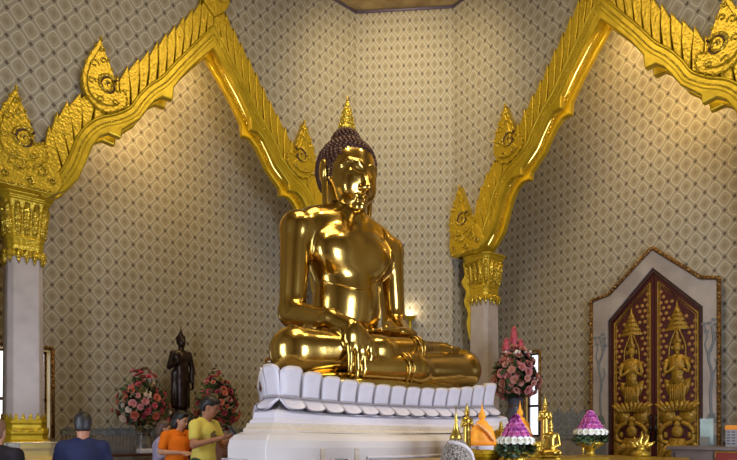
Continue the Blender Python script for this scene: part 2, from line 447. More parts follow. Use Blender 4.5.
# ------------------------------------------------------------------ windows
def window(n, axis, base, rect, m_frame):
    u0, u1, z0, z1 = rect
    P = (lambda u, y, z: (u, base+y, z)) if axis == 'x' else (lambda u, y, z: (base+y, u, z))
    root = struct(empty('window_%d' % n, (0, 0, 0)))
    b = MB(); q0 = 0.10 if n > 2 else 0.30; b.prism([(u0, z0), (u1, z0), (u1, z1), (u0, z1)], q0, q0+.03, P); b.build('pane', G['pane'], root)
    b = MB()
    for q in ([(u0, z0), (u0+.045, z0), (u0+.045, z1), (u0, z1)], [(u1-.045, z0), (u1, z0), (u1, z1), (u1-.045, z1)], [(u0, z1-.045), (u1, z1-.045), (u1, z1), (u0, z1)], [(u0, z0), (u1, z0), (u1, z0+.045), (u0, z0+.045)], [(u0, 1.88), (u1, 1.88), (u1, 1.93), (u0, 1.93)]):
        b.prism(q, q0-.05, q0, P)
    b.build('sash', m_frame, root)
    b = MB()
    for q in ([(u0-.002, z0), (u0+.012, z0), (u0+.012, z1), (u0-.002, z1)], [(u1-.012, z0), (u1+.002, z0), (u1+.002, z1), (u1-.012, z1)], [(u0, z1-.012), (u1, z1-.012), (u1, z1+.002), (u0, z1+.002)]):
        b.prism(q, 0.0, 0.26, P)
    b.build('reveal', G['reveal'], root)
    b = MB()
    path = [P(u0-.03, -.01, z0), P(u0-.03, -.01, z1+.03), P(u1+.03, -.01, z1+.03), P(u1+.03, -.01, z0)]
    for i in range(3): b.tube([path[i], path[i+1]], 0.032, 8)
    b.build('window_frame', G['rope'], root, smooth=True)
    return root
window(1, 'x', YB+RD, WIN1, G['rope']); window(2, 'x', YB+RD, WIN2, G['darkwood']); window(3, 'y', XR+RD, WIN3, G['darkwood']); window(4, 'y', XR+RD, WIN4, G['darkwood'])

# ------------------------------------------------------------------ gilded arches
def finial(sgn, tip, sc=1.0):
    P = [(0, 0), (-.10, -.2), (-.19, -.39), (-.25, -.60), (-.258, -.76), (-.215, -.92), (-.08, -1.06), (.08, -1.10), (.22, -1.04), (.35, -.94), (.385, -.84), (.375, -.74), (.33, -.69), (.27, -.72), (.225, -.73), (.215, -.62), (.19, -.5), (.13, -.34), (.05, -.16)]
    P = catmull(P+[P[0]], 4)[:-1]
    P = [(tip[0]+sgn*u*sc, tip[1]+z*sc) for u, z in P]
    b = MB(); b.prism(P, -0.16, 0.05)
    inner = [(tip[0]+sgn*u*sc, tip[1]+z*sc) for u, z in catmull([(0, -.12), (-.16, -.5), (-.2, -.76), (-.12, -.95), (.1, -1.0), (.28, -.9), (.2, -.8), (.12, -.5), (0, -.12)], 4)[:-1]]
    b.prism(inner, -0.19, -0.15)
    # the curl
    cx, cz = .085, -.70; sp = []
    for k in range(46):
        a = PI*0.25+k*0.2; r = 0.155*(1-k/52.0); sp.append((tip[0]+sgn*(cx+r*math.cos(a))*sc, -0.19, tip[1]+(cz+r*math.sin(a))*sc))
    L2 = [MB().tube(sp, [0.03*(1-k/70) for k in range(46)], 6)]
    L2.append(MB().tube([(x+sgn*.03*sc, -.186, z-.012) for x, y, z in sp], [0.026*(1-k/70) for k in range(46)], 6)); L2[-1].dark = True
    # small flame scrolls up the finial
    for (u, z, r) in ((-.10, -.45, .07), (.03, -.36, .055), (-.14, -.72, .06), (0, -.21, .04), (-.02, -.96, .06), (.2, -.93, .05)):
        L2.append(MB().tube([(tip[0]+sgn*(u+r*(1-k/22)*math.cos(.35*k))*sc, -0.195, tip[1]+(z+r*(1-k/22)*math.sin(.35*k))*sc) for k in range(18)], 0.013, 5))
    for k in range(0, len(P), 3): b.ell((P[k][0], -0.15, P[k][1]), (0.028, 0.04, 0.028), 6, 4)
    return b, L2

def make_arch(label):
    root = empty('gilded_arch'); tag(root, label, 'arch')
    I = both(I_); M = both(M_); S = both(SS)
    def resample(P, n):
        d = [0]
        for i in range(1, len(P)): d.append(d[-1]+math.dist(P[i], P[i-1]))
        out = []; j = 0
        for k in range(n):
            t = d[-1]*k/(n-1)
            while j < len(P)-2 and d[j+1] < t: j += 1
            f = (t-d[j])/(d[j+1]-d[j]+1e-9); out.append((P[j][0]+(P[j+1][0]-P[j][0])*f, P[j][1]+(P[j+1][1]-P[j][1])*f))
        return out
    b = MB(); b.prism(I[::-1]+[(u, z) for u, z in M], -0.12, 0.0)
    b.build('cusped_band', G['arch'], root, bevel=0.02)
    b = MB(); b.strip(both(offs(SS, 0.05)), both(offs(SS, 0.2)), -0.01, 0.20); b.build('groove', G['bead'], root)
    b = MB(); b.prism(I[::-1]+[(u, z) for u, z in M], 0.19, 0.31); b.build('rear_flange', G['arch'], root, bevel=0.02)
    b = MB(); b.tube([(u, 0.045, z) for u, z in both(offs(SS, 0.035))[3:-3]], 0.011, 6); b.build('cove_light', G['led'], root, smooth=True)
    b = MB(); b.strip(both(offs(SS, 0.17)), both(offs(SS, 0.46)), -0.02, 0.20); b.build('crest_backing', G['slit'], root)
    # mouldings and bead lines
    b = MB()
    for d, y, r in ((0.185, -0.122, 0.022), (0.05, -0.121, 0.009)):
        P = both(offs(SS, d)); b.tube([(u, y, z) for u, z in P], r, 6)
    b.build('moulding', G['arch'], root, smooth=True)
    b = MB(); P = resample(both(offs(SS, 0.10)), 230)
    for u, z in P: b.ell((u, -0.122, z), (0.014, 0.02, 0.014), 6, 4)
    b.build('bead_string', G['bead'], root, smooth=True)
    # overlapping crest leaves
    half = resample(M_, 600); E2 = resample(X_, 600); L = sum(math.dist(half[i], half[i+1]) for i in range(599)); n = 20
    for sg in (1, -1):
        for k in range(n):
            i0 = int(599*(k+0.09)/n); i1 = int(599*(k+0.91)/n); dl = int(599*0.85/n)
            if k < 2: continue
            g = lambda P, i: P[min(i, 599)]
            a0 = g(half, i0); a1 = g(half, i1); o0 = g(E2, i0+dl//2); o1 = g(E2, i1+dl); o0b = g(E2, i0+dl)
            mid = ((o0[0]+o1[0])/2+0.02, (o0[1]+o1[1])/2+0.02)
            tip = (o1[0]+0.035, o1[1]+0.06)
            in0 = ((a0[0]*.5+o0[0]*.5)-0.012, (a0[1]*.5+o0[1]*.5)); in1 = ((a1[0]*.5+o1[0]*.5), (a1[1]*.5+o1[1]*.5))
            P = [a0, in0, o0, mid, tip, in1, a1]
            if k >= n-1: P = [a0, o0, (0.0, 9.1), (0.0, a1[1])]
            P = [(sg*max(u, 0.004), z) for u, z in P]
            q = MB(); q.prism(P, -0.125, 0.18); q.build('crest_leaf', G['carved'], root, bevel=0.012)
    for sg in (1, -1):
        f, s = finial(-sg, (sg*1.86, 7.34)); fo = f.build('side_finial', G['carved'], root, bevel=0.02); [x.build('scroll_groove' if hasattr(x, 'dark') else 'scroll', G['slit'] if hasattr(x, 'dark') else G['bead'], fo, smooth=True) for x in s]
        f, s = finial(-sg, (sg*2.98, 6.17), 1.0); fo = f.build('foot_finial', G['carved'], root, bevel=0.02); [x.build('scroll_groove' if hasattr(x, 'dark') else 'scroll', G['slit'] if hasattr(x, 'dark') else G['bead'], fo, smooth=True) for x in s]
        P = [(2.36, 4.98), (2.42, 4.86), (2.52, 4.78), (3.2, 4.78), (3.27, 5.0), (3.24, 5.3), (3.05, 5.45), (2.75, 5.42), (2.55, 5.3), (2.42, 5.12)]
        q = MB(); q.prism([(sg*u, z) for u, z in P], -0.15, 0.34)
        fo = q.build('foot_block', G['carved'], root, bevel=0.03)
        q = MB()
        for i, (u, z, r) in enumerate(((2.95, 5.1, .12), (2.66, 5.08, .1), (2.52, 4.97, .055), (3.12, 4.93, .06), (2.8, 4.9, .06))):
            MB().tube([(sg*(u+r*(1-k/26)*math.cos(.32*k)), -0.165, z+r*(1-k/26)*math.sin(.32*k)) for k in range(24)], 0.018, 5).build('scroll', G['bead'], fo, smooth=True)
        for k in range(17): q.ell((sg*(2.54+k*.04), -0.16, 4.81), 0.02, 6, 4)
        q.build('bead_row', G['bead'], fo, smooth=True)
    # flame finial on the apex
    q = MB(); P = [(0, 8.5), (.22, 8.72), (.3, 9.0), (.24, 9.25), (.1, 9.5), (0, 9.9)]; P = catmull(P, 4); q.prism(P+[(-u, z) for u, z in P[-2:0:-1]], -0.17, 0.1)
    fo = q.build('apex_finial', G['carved'], root, bevel=0.02)
    for sg in (1, -1): MB().tube([(sg*(.1+.1*(1-k/26)*math.cos(.32*k)), -.185, 8.85+.1*(1-k/26)*math.sin(.32*k)) for k in range(24)], 0.018, 5).build('scroll', G['bead'], fo, smooth=True)
    return root
archL = make_arch('gilded pointed arch on the left, with leaf crest, descending behind the golden Buddha')
archL.location = (AX, YB, 0)
archR = copy_tree(archL); archR['label'] = 'gilded pointed arch on the right, framing the red double door'
archR.location = (XR, AY, 0.14); archR.rotation_euler = (0, 0, -PI/2)

# ------------------------------------------------------------------ columns
def sq(h, z, ch=0.3, lob=0):
    c = h*(1-ch)
    return [(c, -h, z), (h, -c, z), (h, c, z), (c, h, z), (-c, h, z), (-h, c, z), (-h, -c, z), (-c, -h, z)]
def make_column(label):
    root = empty('marble_column'); tag(root, label, 'column', 'columns carrying the gilded arches')
    b = MB(); b.loft([sq(0.245, 1.5), sq(0.225, 3.98)]); b.build('shaft', G['marble'], root, bevel=0.012)
    b = MB(); b.loft([sq(.235, 3.88), sq(.25, 3.90), sq(.25, 3.95), sq(.225, 3.98), sq(.235, 4.04), sq(.235, 4.12), sq(.25, 4.15), sq(.245, 4.2), sq(.255, 4.4), sq(.275, 4.58), sq(.30, 4.68), sq(.32, 4.70), sq(.32, 4.74), sq(.36, 4.77), sq(.36, 4.80)])
    cap = b.build('capital', G['carved'], root, bevel=0.008)
    b = MB()
    for k in range(8):                              # long fluted petals round the capital
        a0 = sq(1, 0)[k]; a1 = sq(1, 0)[(k+1) % 8]
        for t in ((.2, .5, .8) if math.dist(a0, a1) > .8 else (.5,)):
            x = a0[0]+(a1[0]-a0[0])*t; y = a0[1]+(a1[1]-a0[1])*t
            b.tube([(x*h2, y*h2, z) for h2, z in ((.25, 4.2), (.258, 4.35), (.272, 4.52), (.305, 4.66))], [.03, .045, .05, .03], 6)
            b.tube([(x*.245, y*.245, 3.98), (x*.25, y*.25, 3.90), (x*.235, y*.235, 3.78)], [.045, .04, .005], 6)
    b.build('petal_flutes', G['bead'], cap, smooth=True)
    b = MB(); b.loft([sq(.42, 0), sq(.42, .3), sq(.36, .36), sq(.36, .8), sq(.40, .86), sq(.40, .95), sq(.33, 1.0), sq(.31, 1.08), sq(.34, 1.12), sq(.34, 1.2), sq(.29, 1.24), sq(.28, 1.30), sq(.30, 1.33), sq(.30, 1.37), sq(.265, 1.40), sq(.26, 1.46), sq(.275, 1.48), sq(.275, 1.52)])
    base = b.build('base', G['arch'], root, bevel=0.008)
    b = MB()
    for k in range(8):
        a0 = sq(1, 0)[k]; a1 = sq(1, 0)[(k+1) % 8]; nn = 4 if math.dist(a0, a1) > .8 else 2
        for t in range(nn):
            for (hh, z0, hg) in ((.262, 1.5, .13), (.30, 1.34, .08)):
                p0 = Vector(a0)+(Vector(a1)-Vector(a0))*(t/nn); p1 = Vector(a0)+(Vector(a1)-Vector(a0))*((t+1)/nn); pm = (p0+p1)/2
                vs = [(p0.x*hh, p0.y*hh, z0), (p1.x*hh, p1.y*hh, z0), (pm.x*hh*1.02, pm.y*hh*1.02, z0+hg), (p0.x*.9*hh, p0.y*.9*hh, z0), (p1.x*.9*hh, p1.y*.9*hh, z0)]
                b.add(vs, [(0, 1, 2), (4, 3, 2), (3, 0, 2), (1, 4, 2), (3, 4, 1, 0)])
    b.build('crown_petals', G['carved'], base)
    return root
colA = make_column('pale marble column with gilded capital and base at the left, before a bright window'); colA.location = (1.77, YB+0.36, 0)
colC = copy_tree(colA); colC.location = (XR+0.36, 7.66, 0.12); colC['label'] = 'pale marble column with gilded capital rising behind the Buddha\'s left knee'
colD = copy_tree(colA); colD.location = (XR+.36, 2*AY-7.66, 0.12); colD['label'] = 'marble column under the near foot of the right arch, past the service counter'
colB = copy_tree(colA); colB.location = (2*AX-1.77, YB+0.36, 0); colB['label'] = 'marble column standing directly behind the golden Buddha\'s back'
for c in (colC,):                                   # carved bracket hanging beside the right column
    q = MB(); P = catmull([(0, 4.72), (.16, 4.7), (.14, 4.45), (.2, 4.3), (.11, 4.1), (.15, 3.9), (.07, 3.65), (.1, 3.45), (.03, 3.1), (-.02, 3.15), (0, 3.5), (-.03, 4.0), (0, 4.4)], 4)
    q.prism(P, -.05, .05); q.build('hanging_bracket', G['carved'], c, bevel=0.012)
    ob = KIDS(c)[-1]
    for ob in KIDS(c):
        if ob.name.startswith('hanging_bracket'): ob.rotation_euler = (0, 0, PI*0.72); ob.location = (-0.16, 0.20, 0)

# wall light glowing on the corner wall behind the Buddha's left elbow
root = empty('wall_sconce', (8.635, 8.812, 3.68)); root.rotation_euler = (0, 0, -PI/4); root.scale = (0.65, 0.65, 0.65)
tag(root, 'gilded wall lamp glowing on the corner wall beside the Buddha\'s left elbow', 'lamp')
b = MB(); b.lathe([(0.02, -.35), (.05, -.3), (.07, -.2), (.04, -.12), (.10, -.03), (.19, .05), (.21, .08), (.17, .085), (.1, .02)], 16, (0, -0.2, 0)); b.box((0, -.02, -.1), (.1, .04, .5)); b.tube([(0, 0, -.2), (0, -.2, -.22)], .03, 8); b.build('bowl', G['arch'], root, smooth=True)
b = MB(); b.ell((0, -0.2, .10), (.09, .09, .06)); b.build('lamp_bulb', mat('lit_bulb', (1, .9, .7), .4, emit=((1, .85, .6), 8)), root, smooth=True)
# ------------------------------------------------------------------ the throne
G['white'] = mat('white_lacquer', srgb(204, 198, 206), 0.38, 0, None, (2, srgb(212, 206, 213)))
G['base'] = mat('polished_white_marble', srgb(202, 194, 190), 0.22, 0, None, (1.1, srgb(214, 207, 204), 6))
G['beige'] = mat('beige_inlay', srgb(204, 190, 172), 0.4, 0, ('voronoi', 20, .4, .02))
G['joint'] = mat('grey_joint', srgb(150, 142, 140), 0.5)
TX, TY = 4.53, 4.70
throne = empty('lotus_throne', (TX, TY, 0)); tag(throne, 'white lotus-petal throne under the seated golden Buddha', 'throne')
PLAN = [(-1.62, 0), (1.62, 0), (1.62, .26), (.55, 2.2), (-.55, 2.2), (-1.62, .26)]
def plan_off(d):
    n = len(PLAN); out = []
    for i in range(n):
        a, p, c = Vector(PLAN[i-1]), Vector(PLAN[i]), Vector(PLAN[(i+1) % n])
        n1 = Vector(((p-a).y, -(p-a).x)).normalized(); n2 = Vector(((c-p).y, -(c-p).x)).normalized()
        m = (n1+n2).normalized(); out.append(p+m*(d/max(m.dot(n1), .4)))
    return out
def ring(d, z, rise, seg=14):
    P = plan_off(d); out = []
    for i in range(len(P)):
        a, c = P[i], P[(i+1) % len(P)]; m = seg if i == 0 else (3 if i in (1, 5) else 6)
        for k in range(m):
            q = a+(c-a)*(k/m); out.append((q.x, q.y, z+rise*sag(q)))
    return out
def sag(q):
    if q.y < .6: return min(1.15, (abs(q.x)/1.62)**2.4)
    return 1.0-.3*min(1, (q.y-.6)/1.5)
T = lambda prof, name, m, bv=0: (lambda b: b.build(name, m, throne, bevel=bv))(MB().loft([ring(*p) for p in prof]))
T([(.34, 0, 0), (.34, 1.19, .02), (.325, 1.255, .02), (.28, 1.30, .02), (.2, 1.325, .025)], 'marble_block', G['base'], .01)
T([(.20, 1.30, .03), (.20, 1.345, .03), (.175, 1.36, .03), (.165, 1.40, .03)], 'inlaid_step', G['beige'], .006)
T([(.14, 1.39, .035), (.14, 1.415, .035), (.11, 1.43, .04), (.10, 1.49, .04), (.04, 1.51, .045)], 'upper_step', G['white'], .008)
T([(.02, 1.50, .05), (-.05, 1.56, .05), (-.05, 1.62, .05), (-.02, 1.65, .06), (-.04, 1.80, .10), (-.12, 1.80, .10)], 'petal_core', G['joint'])
# block ornament: beige posts and raised panel frames on the front and the left end
q = MB(); F0 = plan_off(.345)
fx0, fx1 = F0[0].x, F0[1].x
for x in (-1.37, -.97, .97, 1.37): MB().box((x, F0[0].y, .62), (.05, .02, 1.16)).build('block_post', G['beige'], throne, bevel=.004)
q = MB()
for (x0, x1) in ((-1.88, -1.42), (-1.32, -1.02), (-.90, .90), (1.02, 1.32), (1.42, 1.88)):
    q.tube([(x0+.06, F0[0].y-.005, .3), (x1-.06, F0[0].y-.005, .3), (x1-.06, F0[0].y-.005, 1.1), (x0+.06, F0[0].y-.005, 1.1)], .018, 6, closed=True)
q.tube([(F0[5].x-.005, .0, .3), (F0[5].x-.005, .42, .3), (F0[5].x-.005, .42, 1.1), (F0[5].x-.005, .0, 1.1)], .018, 6, closed=True)
q.build('panel_moulding', G['white'], throne, smooth=True)
# petals
def petal_mesh(name, up):
    b = MB(); nu, nv = 9, 8; fr = []; bk = []
    for j in range(nv+1):
        v = j/nv
        for i in range(nu+1):
            u = -1+2*i/nu
            if up: top = 1-.13*abs(u)**5-.015*u*u; w = .5; y = -.020*(1-abs(u)**4)*(.5+.5*math.sin(PI*min(1, v*.75+.15)))-.05*v*v; x = u*w; z = v*top
            else: top = 1-.4*abs(u)**3.2; w = .5; y = -.012*(1-abs(u)**4)-.125*v-.012*math.sin(v*PI); x = u*w; z = -v*top
            fr.append((x, y, z)); bk.append((x*.97, y+.05, z*.98))
    n = nu+1; N = len(fr); fs = []
    for j in range(nv):
        for i in range(nu):
            a = j*n+i; fs.append((a, a+1, a+n+1, a+n)); fs.append((N+a, N+a+n, N+a+n+1, N+a+1))
    edge = [i for i in range(n)]+[j*n+nu for j in range(1, nv+1)]+[nv*n+i for i in range(nu-1, -1, -1)]+[j*n for j in range(nv-1, 0, -1)]
    for i in range(len(edge)):
        a, c = edge[i], edge[(i+1) % len(edge)]; fs.append((a, N+a, N+c, c))
    b.add(fr+bk, fs); return b
first = {}
def put_petal(kind, p, ang, w, h, z):
    if kind not in first:
        o = petal_mesh(kind, kind == 'upright_petal').build(kind, G['white'], throne, smooth=True); first[kind] = o
    else: o = dupc(first[kind], throne)
    o.location = (p.x, p.y, z); o.rotation_euler = (0, 0, ang); o.scale = (w, 1, h)
P0 = plan_off(-.02); 
for i in range(6):
    a, c = P0[i], P0[(i+1) % 6]; L = (c-a).length; m = max(1, round(L/.232)); w = L/m; d = (c-a).normalized(); ang = math.atan2(d.y, d.x)
    for k in range(m):
        p = a+d*(k+.5)*w; s = sag(p)
        put_petal('upright_petal', p, ang, w*1.0, .22+.10*s, 1.632+.045*s)
        p2 = p+Vector((d.y, -d.x))*-.01
        put_petal('hanging_petal', p2, ang, w*1.02, .122, 1.637+.045*s)
q = MB(); q.tube([(x, y, z+.002) for x, y, z in ring(.012, 1.635, .045)], .009, 6, closed=True); q.build('grey_fillet', G['joint'], throne, smooth=True)

# ------------------------------------------------------------------ the golden Buddha
G['gold'] = mat('polished_gold', (0.62, 0.415, 0.11), 0.18, 1.0, ('noise', 3.5, 0.06, 0.05), (1.6, (0.50, 0.335, 0.085)))
G['hair'] = mat('maroon_hair', srgb(64, 31, 24), 0.36, 0.3)
ZS = 1.87
bud = empty('golden_buddha', (4.6, 5.83, ZS), math.radians(0)); tag(bud, 'large seated golden Buddha with one hand reaching down over the shin', 'statue')
body = [
 E((0, .10, .38), (.70, .46, .34), .1), E((0, .02, .95), (.46, .33, .62), .1), E((0, -.03, 1.15), (.44, .33, .5), .1),
 E((0, 0, 1.62), (.57, .36, .50), .1),
]
body += mirror([E((.27, -.17, 1.66), (.34, .20, .27), .1), K((.25, 0, 2.0), (.71, .02, 1.90), .20, .20, .12), K((0, 0, 2.2), (.5, 0, 2.04), .16, .15, .1)])
body += [K((0, .02, 2.0), (0, 0, 2.45), .23, .205, .1)]
for z in (2.18, 2.245): body.append(E((0, 0, z), (.235, .235, .02), .02))
# right arm, over the shin
body += [K((-.74, .02, 1.86), (-.83, -.03, .88), .19, .15, .08), K((-.83, -.03, .85), (-.79, -.72, .70), .15, .105, .09), K((-.79, -.72, .70), (-.74, -1.0, .58), .105, .10, .06)]
# left arm, hand in the lap
body += [K((.74, .02, 1.88), (.83, .02, .95), .19, .15, .08), K((.83, .02, .93), (.52, -.52, .66), .15, .12, .09)]
# legs: left shin below, right shin and foot above
body += [K((-.4, 0, .33), (-1.24, -.70, .31), .35, .255, .1), K((.4, 0, .33), (1.36, -.70, .31), .35, .25, .1),
         K((1.34, -.72, .27), (.2, -1.0, .19), .25, .18, .08), K((.2, -1.0, .19), (-.6, -1.02, .15), .18, .13, .06),
         K((-1.24, -.72, .31), (-.3, -.93, .36), .25, .185, .06), K((-.3, -.93, .36), (.38, -.86, .47), .185, .125, .05),
         K((.38, -.86, .47), (1.0, -.72, .53), .11, .085, .05), E((.95, -.73, .53), (.2, .13, .07), .05), E((.42, -.84, .46), (.16, .12, .1), .05)]
for i in range(5): body.append(K((1.02, -.84+.055*i, .53), (1.17-.012*i, -.83+.055*i, .545), .034, .03, .015))
# hand over the shin
def fingers(root, d, s, n, lens, r, bend, k=.014, spread=.0):
    out = []; d = Vector(d).normalized(); s = Vector(s).normalized(); n = Vector(n).normalized()
    for i, L in enumerate(lens):
        b0 = Vector(root)+s*(i-1.5)*r*2.25; dd = (d+s*(i-1.5)*spread).normalized()
        p = b0; seg = (.42, .33, .25); cur = dd
        for j in range(3):
            q = p+cur*L*seg[j]; out.append(K(p, q, r*(1-.07*j), r*(1-.07*(j+1)), k)); p = q; cur = (cur+n*bend).normalized()
    return out
body += [E((-.72, -1.07, .46), (.165, .075, .165), .05)]
body += fingers((-.70, -1.10, .37), (.03, -.10, -1), (1, 0, 0), (0, .5, 0), (.27, .32, .30, .23), .040, .12, k=.008)
body += [K((-.61, -1.03, .55), (-.52, -1.10, .40), .045, .04, .03), K((-.52, -1.10, .40), (-.50, -1.12, .29), .04, .03, .014)]
# hand in the lap
body += [E((.30, -.68, .665), (.25, .14, .075), .05)]
body += fingers((.12, -.70, .66), (-1, -.05, -.03), (0, -1, 0), (0, 0, -1), (.32, .37, .35, .29), .037, .06)
body += [K((.30, -.60, .70), (.12, -.60, .735), .035, .028, .02)]
bo = sdf_obj('body', body, .021, G['gold'], bud)
# lower robe spread under the legs
q = MB()
rim = []
for k in range(64):
    a = 2*PI*k/64; rim.append((.04+1.38*math.copysign(abs(math.cos(a))**.8, math.cos(a)), -.38+.72*math.copysign(abs(math.sin(a))**.7, math.sin(a))))
q.loft([[(x*.97, -.38+(y+.38)*.97, -.09) for x, y in rim], [(x, y, -.05) for x, y in rim], [(x*1.0, y, .035) for x, y in rim], [(x*.96, -.38+(y+.38)*.95, .10) for x, y in rim], [(x*.6, -.38+(y+.38)*.6, .14) for x, y in rim]])
q.build('robe_skirt', G['gold'], bud, smooth=True)
# robe edges, laid on the body
from mathutils.bvhtree import BVHTree
def bvh_of(o): 
    me = o.data; return BVHTree.FromPolygons([v.co[:] for v in me.vertices], [p.vertices[:] for p in me.polygons])
BV = bvh_of(bo)
def drape(pts, d=(0, 1, 0), lift=0.0, far=3):
    out = []
    for p in catmull([tuple(q) for q in pts], 8):
        o = Vector(p)-Vector(d)*far; h = BV.ray_cast(o, Vector(d))
        if h[0] is not None: out.append(h[0]-Vector(d)*lift)
    return out
q = MB()
for pts in ([(-.52, 0, 1.36), (-.36, 0, 1.24), (-.12, 0, 1.20), (.12, 0, 1.27), (.32, 0, 1.45), (.44, 0, 1.72), (.47, 0, 2.0), (.46, 0, 2.10)], [(.47, 0, 2.1), (.53, 0, 1.7), (.52, 0, 1.2), (.50, 0, .95)], [(.35, 0, 1.5), (.38, 0, 1.25), (.37, 0, .9)]):
    dp = drape(pts, lift=.004)
    if len(dp) > 3: MB().tube(dp, .013, 6).build('robe_edge', G['gold'], bud, smooth=True)
for (c, r, ax) in (((.33, -.89, .46), .145, (.62, .06, .09)), ((-.05, -1.0, .19), .185, (1, .05, .05)), ((.02, -.99, .19), .19, (1, .05, .05)), ((.26, -.90, .44), .155, (.62, .06, .09))):
    a = Vector(ax).normalized(); u = a.cross(Vector((0, 0, 1))).normalized(); v = a.cross(u)
    MB().tube([Vector(c)+(u*math.cos(2*PI*k/28)+v*math.sin(2*PI*k/28))*r for k in range(28)], .013, 6, closed=True).build('ankle_hem', G['gold'], bud, smooth=True)

head = [
 E((0, .04, .13), (.352, .39, .37), .05), E((0, -.06, -.13), (.255, .30, .335), .08), E((0, -.08, -.02), (.285, .31, .30), .05), E((0, .02, -.2), (.21, .25, .26), .08),
 E((0, -.275, -.405), (.085, .08, .075), .07), K((0, -.335, .02), (0, -.425, -.20), .033, .05, .03), E((0, -.425, -.215), (.056, .055, .04), .03),
 K((-.075, -.325, -.29), (0, -.362, -.285), .018, .028, .02), K((.075, -.325, -.29), (0, -.362, -.285), .018, .028, .02),
 K((-.065, -.325, -.335), (0, -.355, -.338), .02, .030, .02), K((.065, -.325, -.335), (0, -.355, -.338), .02, .030, .02)]
head += mirror([E((.135, -.235, -.16), (.115, .10, .14), .06)])
head += [E(c, r, .05, None, True) for s in (-1, 1) for c, r in (((s*.135, -.42, -.005), (.09, .07, .04)),)]
head += mirror([E((.135, -.29, -.035), (.085, .062, .05), .015), K((.03, -.356, .035), (.10, -.362, .085), .021, .022, .02), K((.10, -.356, .085), (.19, -.315, .095), .019, .017, .03), K((.19, -.315, .095), (.27, -.235, .05), .017, .012, .03),
   K((.065, -.345, -.062), (.14, -.347, -.082), .010, .011, .008), K((.14, -.347, -.082), (.215, -.295, -.062), .011, .009, .008), E((.046, -.385, -.215), (.036, .042, .034), .025),
   E((.345, .03, .03), (.045, .085, .15), .02), E((.375, .0, .05), (.03, .07, .11), .02), K((.345, .0, -.07), (.335, -.01, -.40), .042, .032, .02)])
head += [E((0, -.40, -.312), (.10, .05, .007), .01, None, True)]
hd = sdf_obj('head', head, .0115, G['gold'], bud, (0, -.03, 2.64), its=5); hd.rotation_euler = (math.radians(3), 0, math.radians(-4))
# snail-curl hair
def zhair(a):
    a = abs(a)                                     # azimuth from the face
    t = min(1, max(0, (a-math.radians(32))/math.radians(72))); t = t*t*(3-2*t)
    return .245-.035*math.cos(min(a, .9)*3.5)*0 - t*.60 + (.03*math.cos(a*2) if a < .8 else 0)
q = MB(); nn = 30; rows = []
HC, HR = (0, .05, .135), (.352, .40, .37)
cap = []
for j in range(19):
    for k in range(48):
        az = 2*PI*k/48-PI; zl = zhair(az)
        zz = HR[2]*.999+(zl-HC[2]-HR[2]*.999)*(j/18)**.8
        zz = max(zz, -HR[2]*1.1)
        rr = math.sqrt(max(0.0, 1-(max(min(zz/HR[2], .999), -.55))**2)) if zz > 0 else math.sqrt(max(.2, 1-.75*(zz/HR[2])**2))
        cap.append((HC[0]+HR[0]*rr*math.sin(az), HC[1]-HR[1]*rr*math.cos(az), HC[2]+zz))
q.add(cap, [(j*48+k, j*48+(k+1) % 48, (j+1)*48+(k+1) % 48, (j+1)*48+k) for j in range(18) for k in range(48)])
q.ell((0, .07, .475), (.17, .17, .15), 20, 10); q.build('hair', G['hair'], hd, smooth=True)
q = MB(); cnt = 0
for zi in range(22):
    th = zi/21*2.25; z = HR[2]*math.cos(th); 
    rr = math.sin(th) if z > 0 else math.sqrt(max(.2, 1-.75*(z/HR[2])**2))
    circ = 2*PI*rr*.37; m = max(1, int(circ/.056))
    for k in range(m):
        az = 2*PI*(k+.5*(zi % 2))/m-PI
        if HC[2]+z < zhair(az)+.02 or (zi < 3): continue
        q.ell((HC[0]+HR[0]*rr*math.sin(az), HC[1]-HR[1]*rr*math.cos(az), HC[2]+z), (.03, .03, .026), 7, 5); cnt += 1
for zi in range(8):
    th = .25+zi*.2; m = max(4, int(2*PI*math.sin(th)*.175/.052))
    for k in range(m):
        az = 2*PI*(k+.5*(zi % 2))/m; q.ell((0.175*math.sin(th)*math.cos(az), .07+.175*math.sin(th)*math.sin(az), .475+.16*math.cos(th)), .025, 7, 5)
q.build('hair_curls', G['hair'], hd, smooth=True)
q = MB(); q.lathe([(.06, .58), (.105, .63), (.11, .655), (.075, .69), (.095, .705), (.066, .73), (.084, .75), (.06, .775), (.072, .795), (.05, .82), (.06, .845), (.04, .87), (.048, .895), (.03, .93), (.034, .955), (.016, 1.0), (.005, 1.06)], 18, (0, .07, 0))
for k in range(8):
    a = 2*PI*k/8
    for (z, r) in ((.69, .085), (.77, .07), (.85, .05)): q.tube([(r*math.cos(a), .07+r*math.sin(a), z-.05), (r*1.15*math.cos(a), .07+r*1.15*math.sin(a), z), (r*.85*math.cos(a), .07+r*.85*math.sin(a), z+.06)], [.012, .012, .003], 5)
q.build('flame_finial', G['bead'], hd, smooth=True)
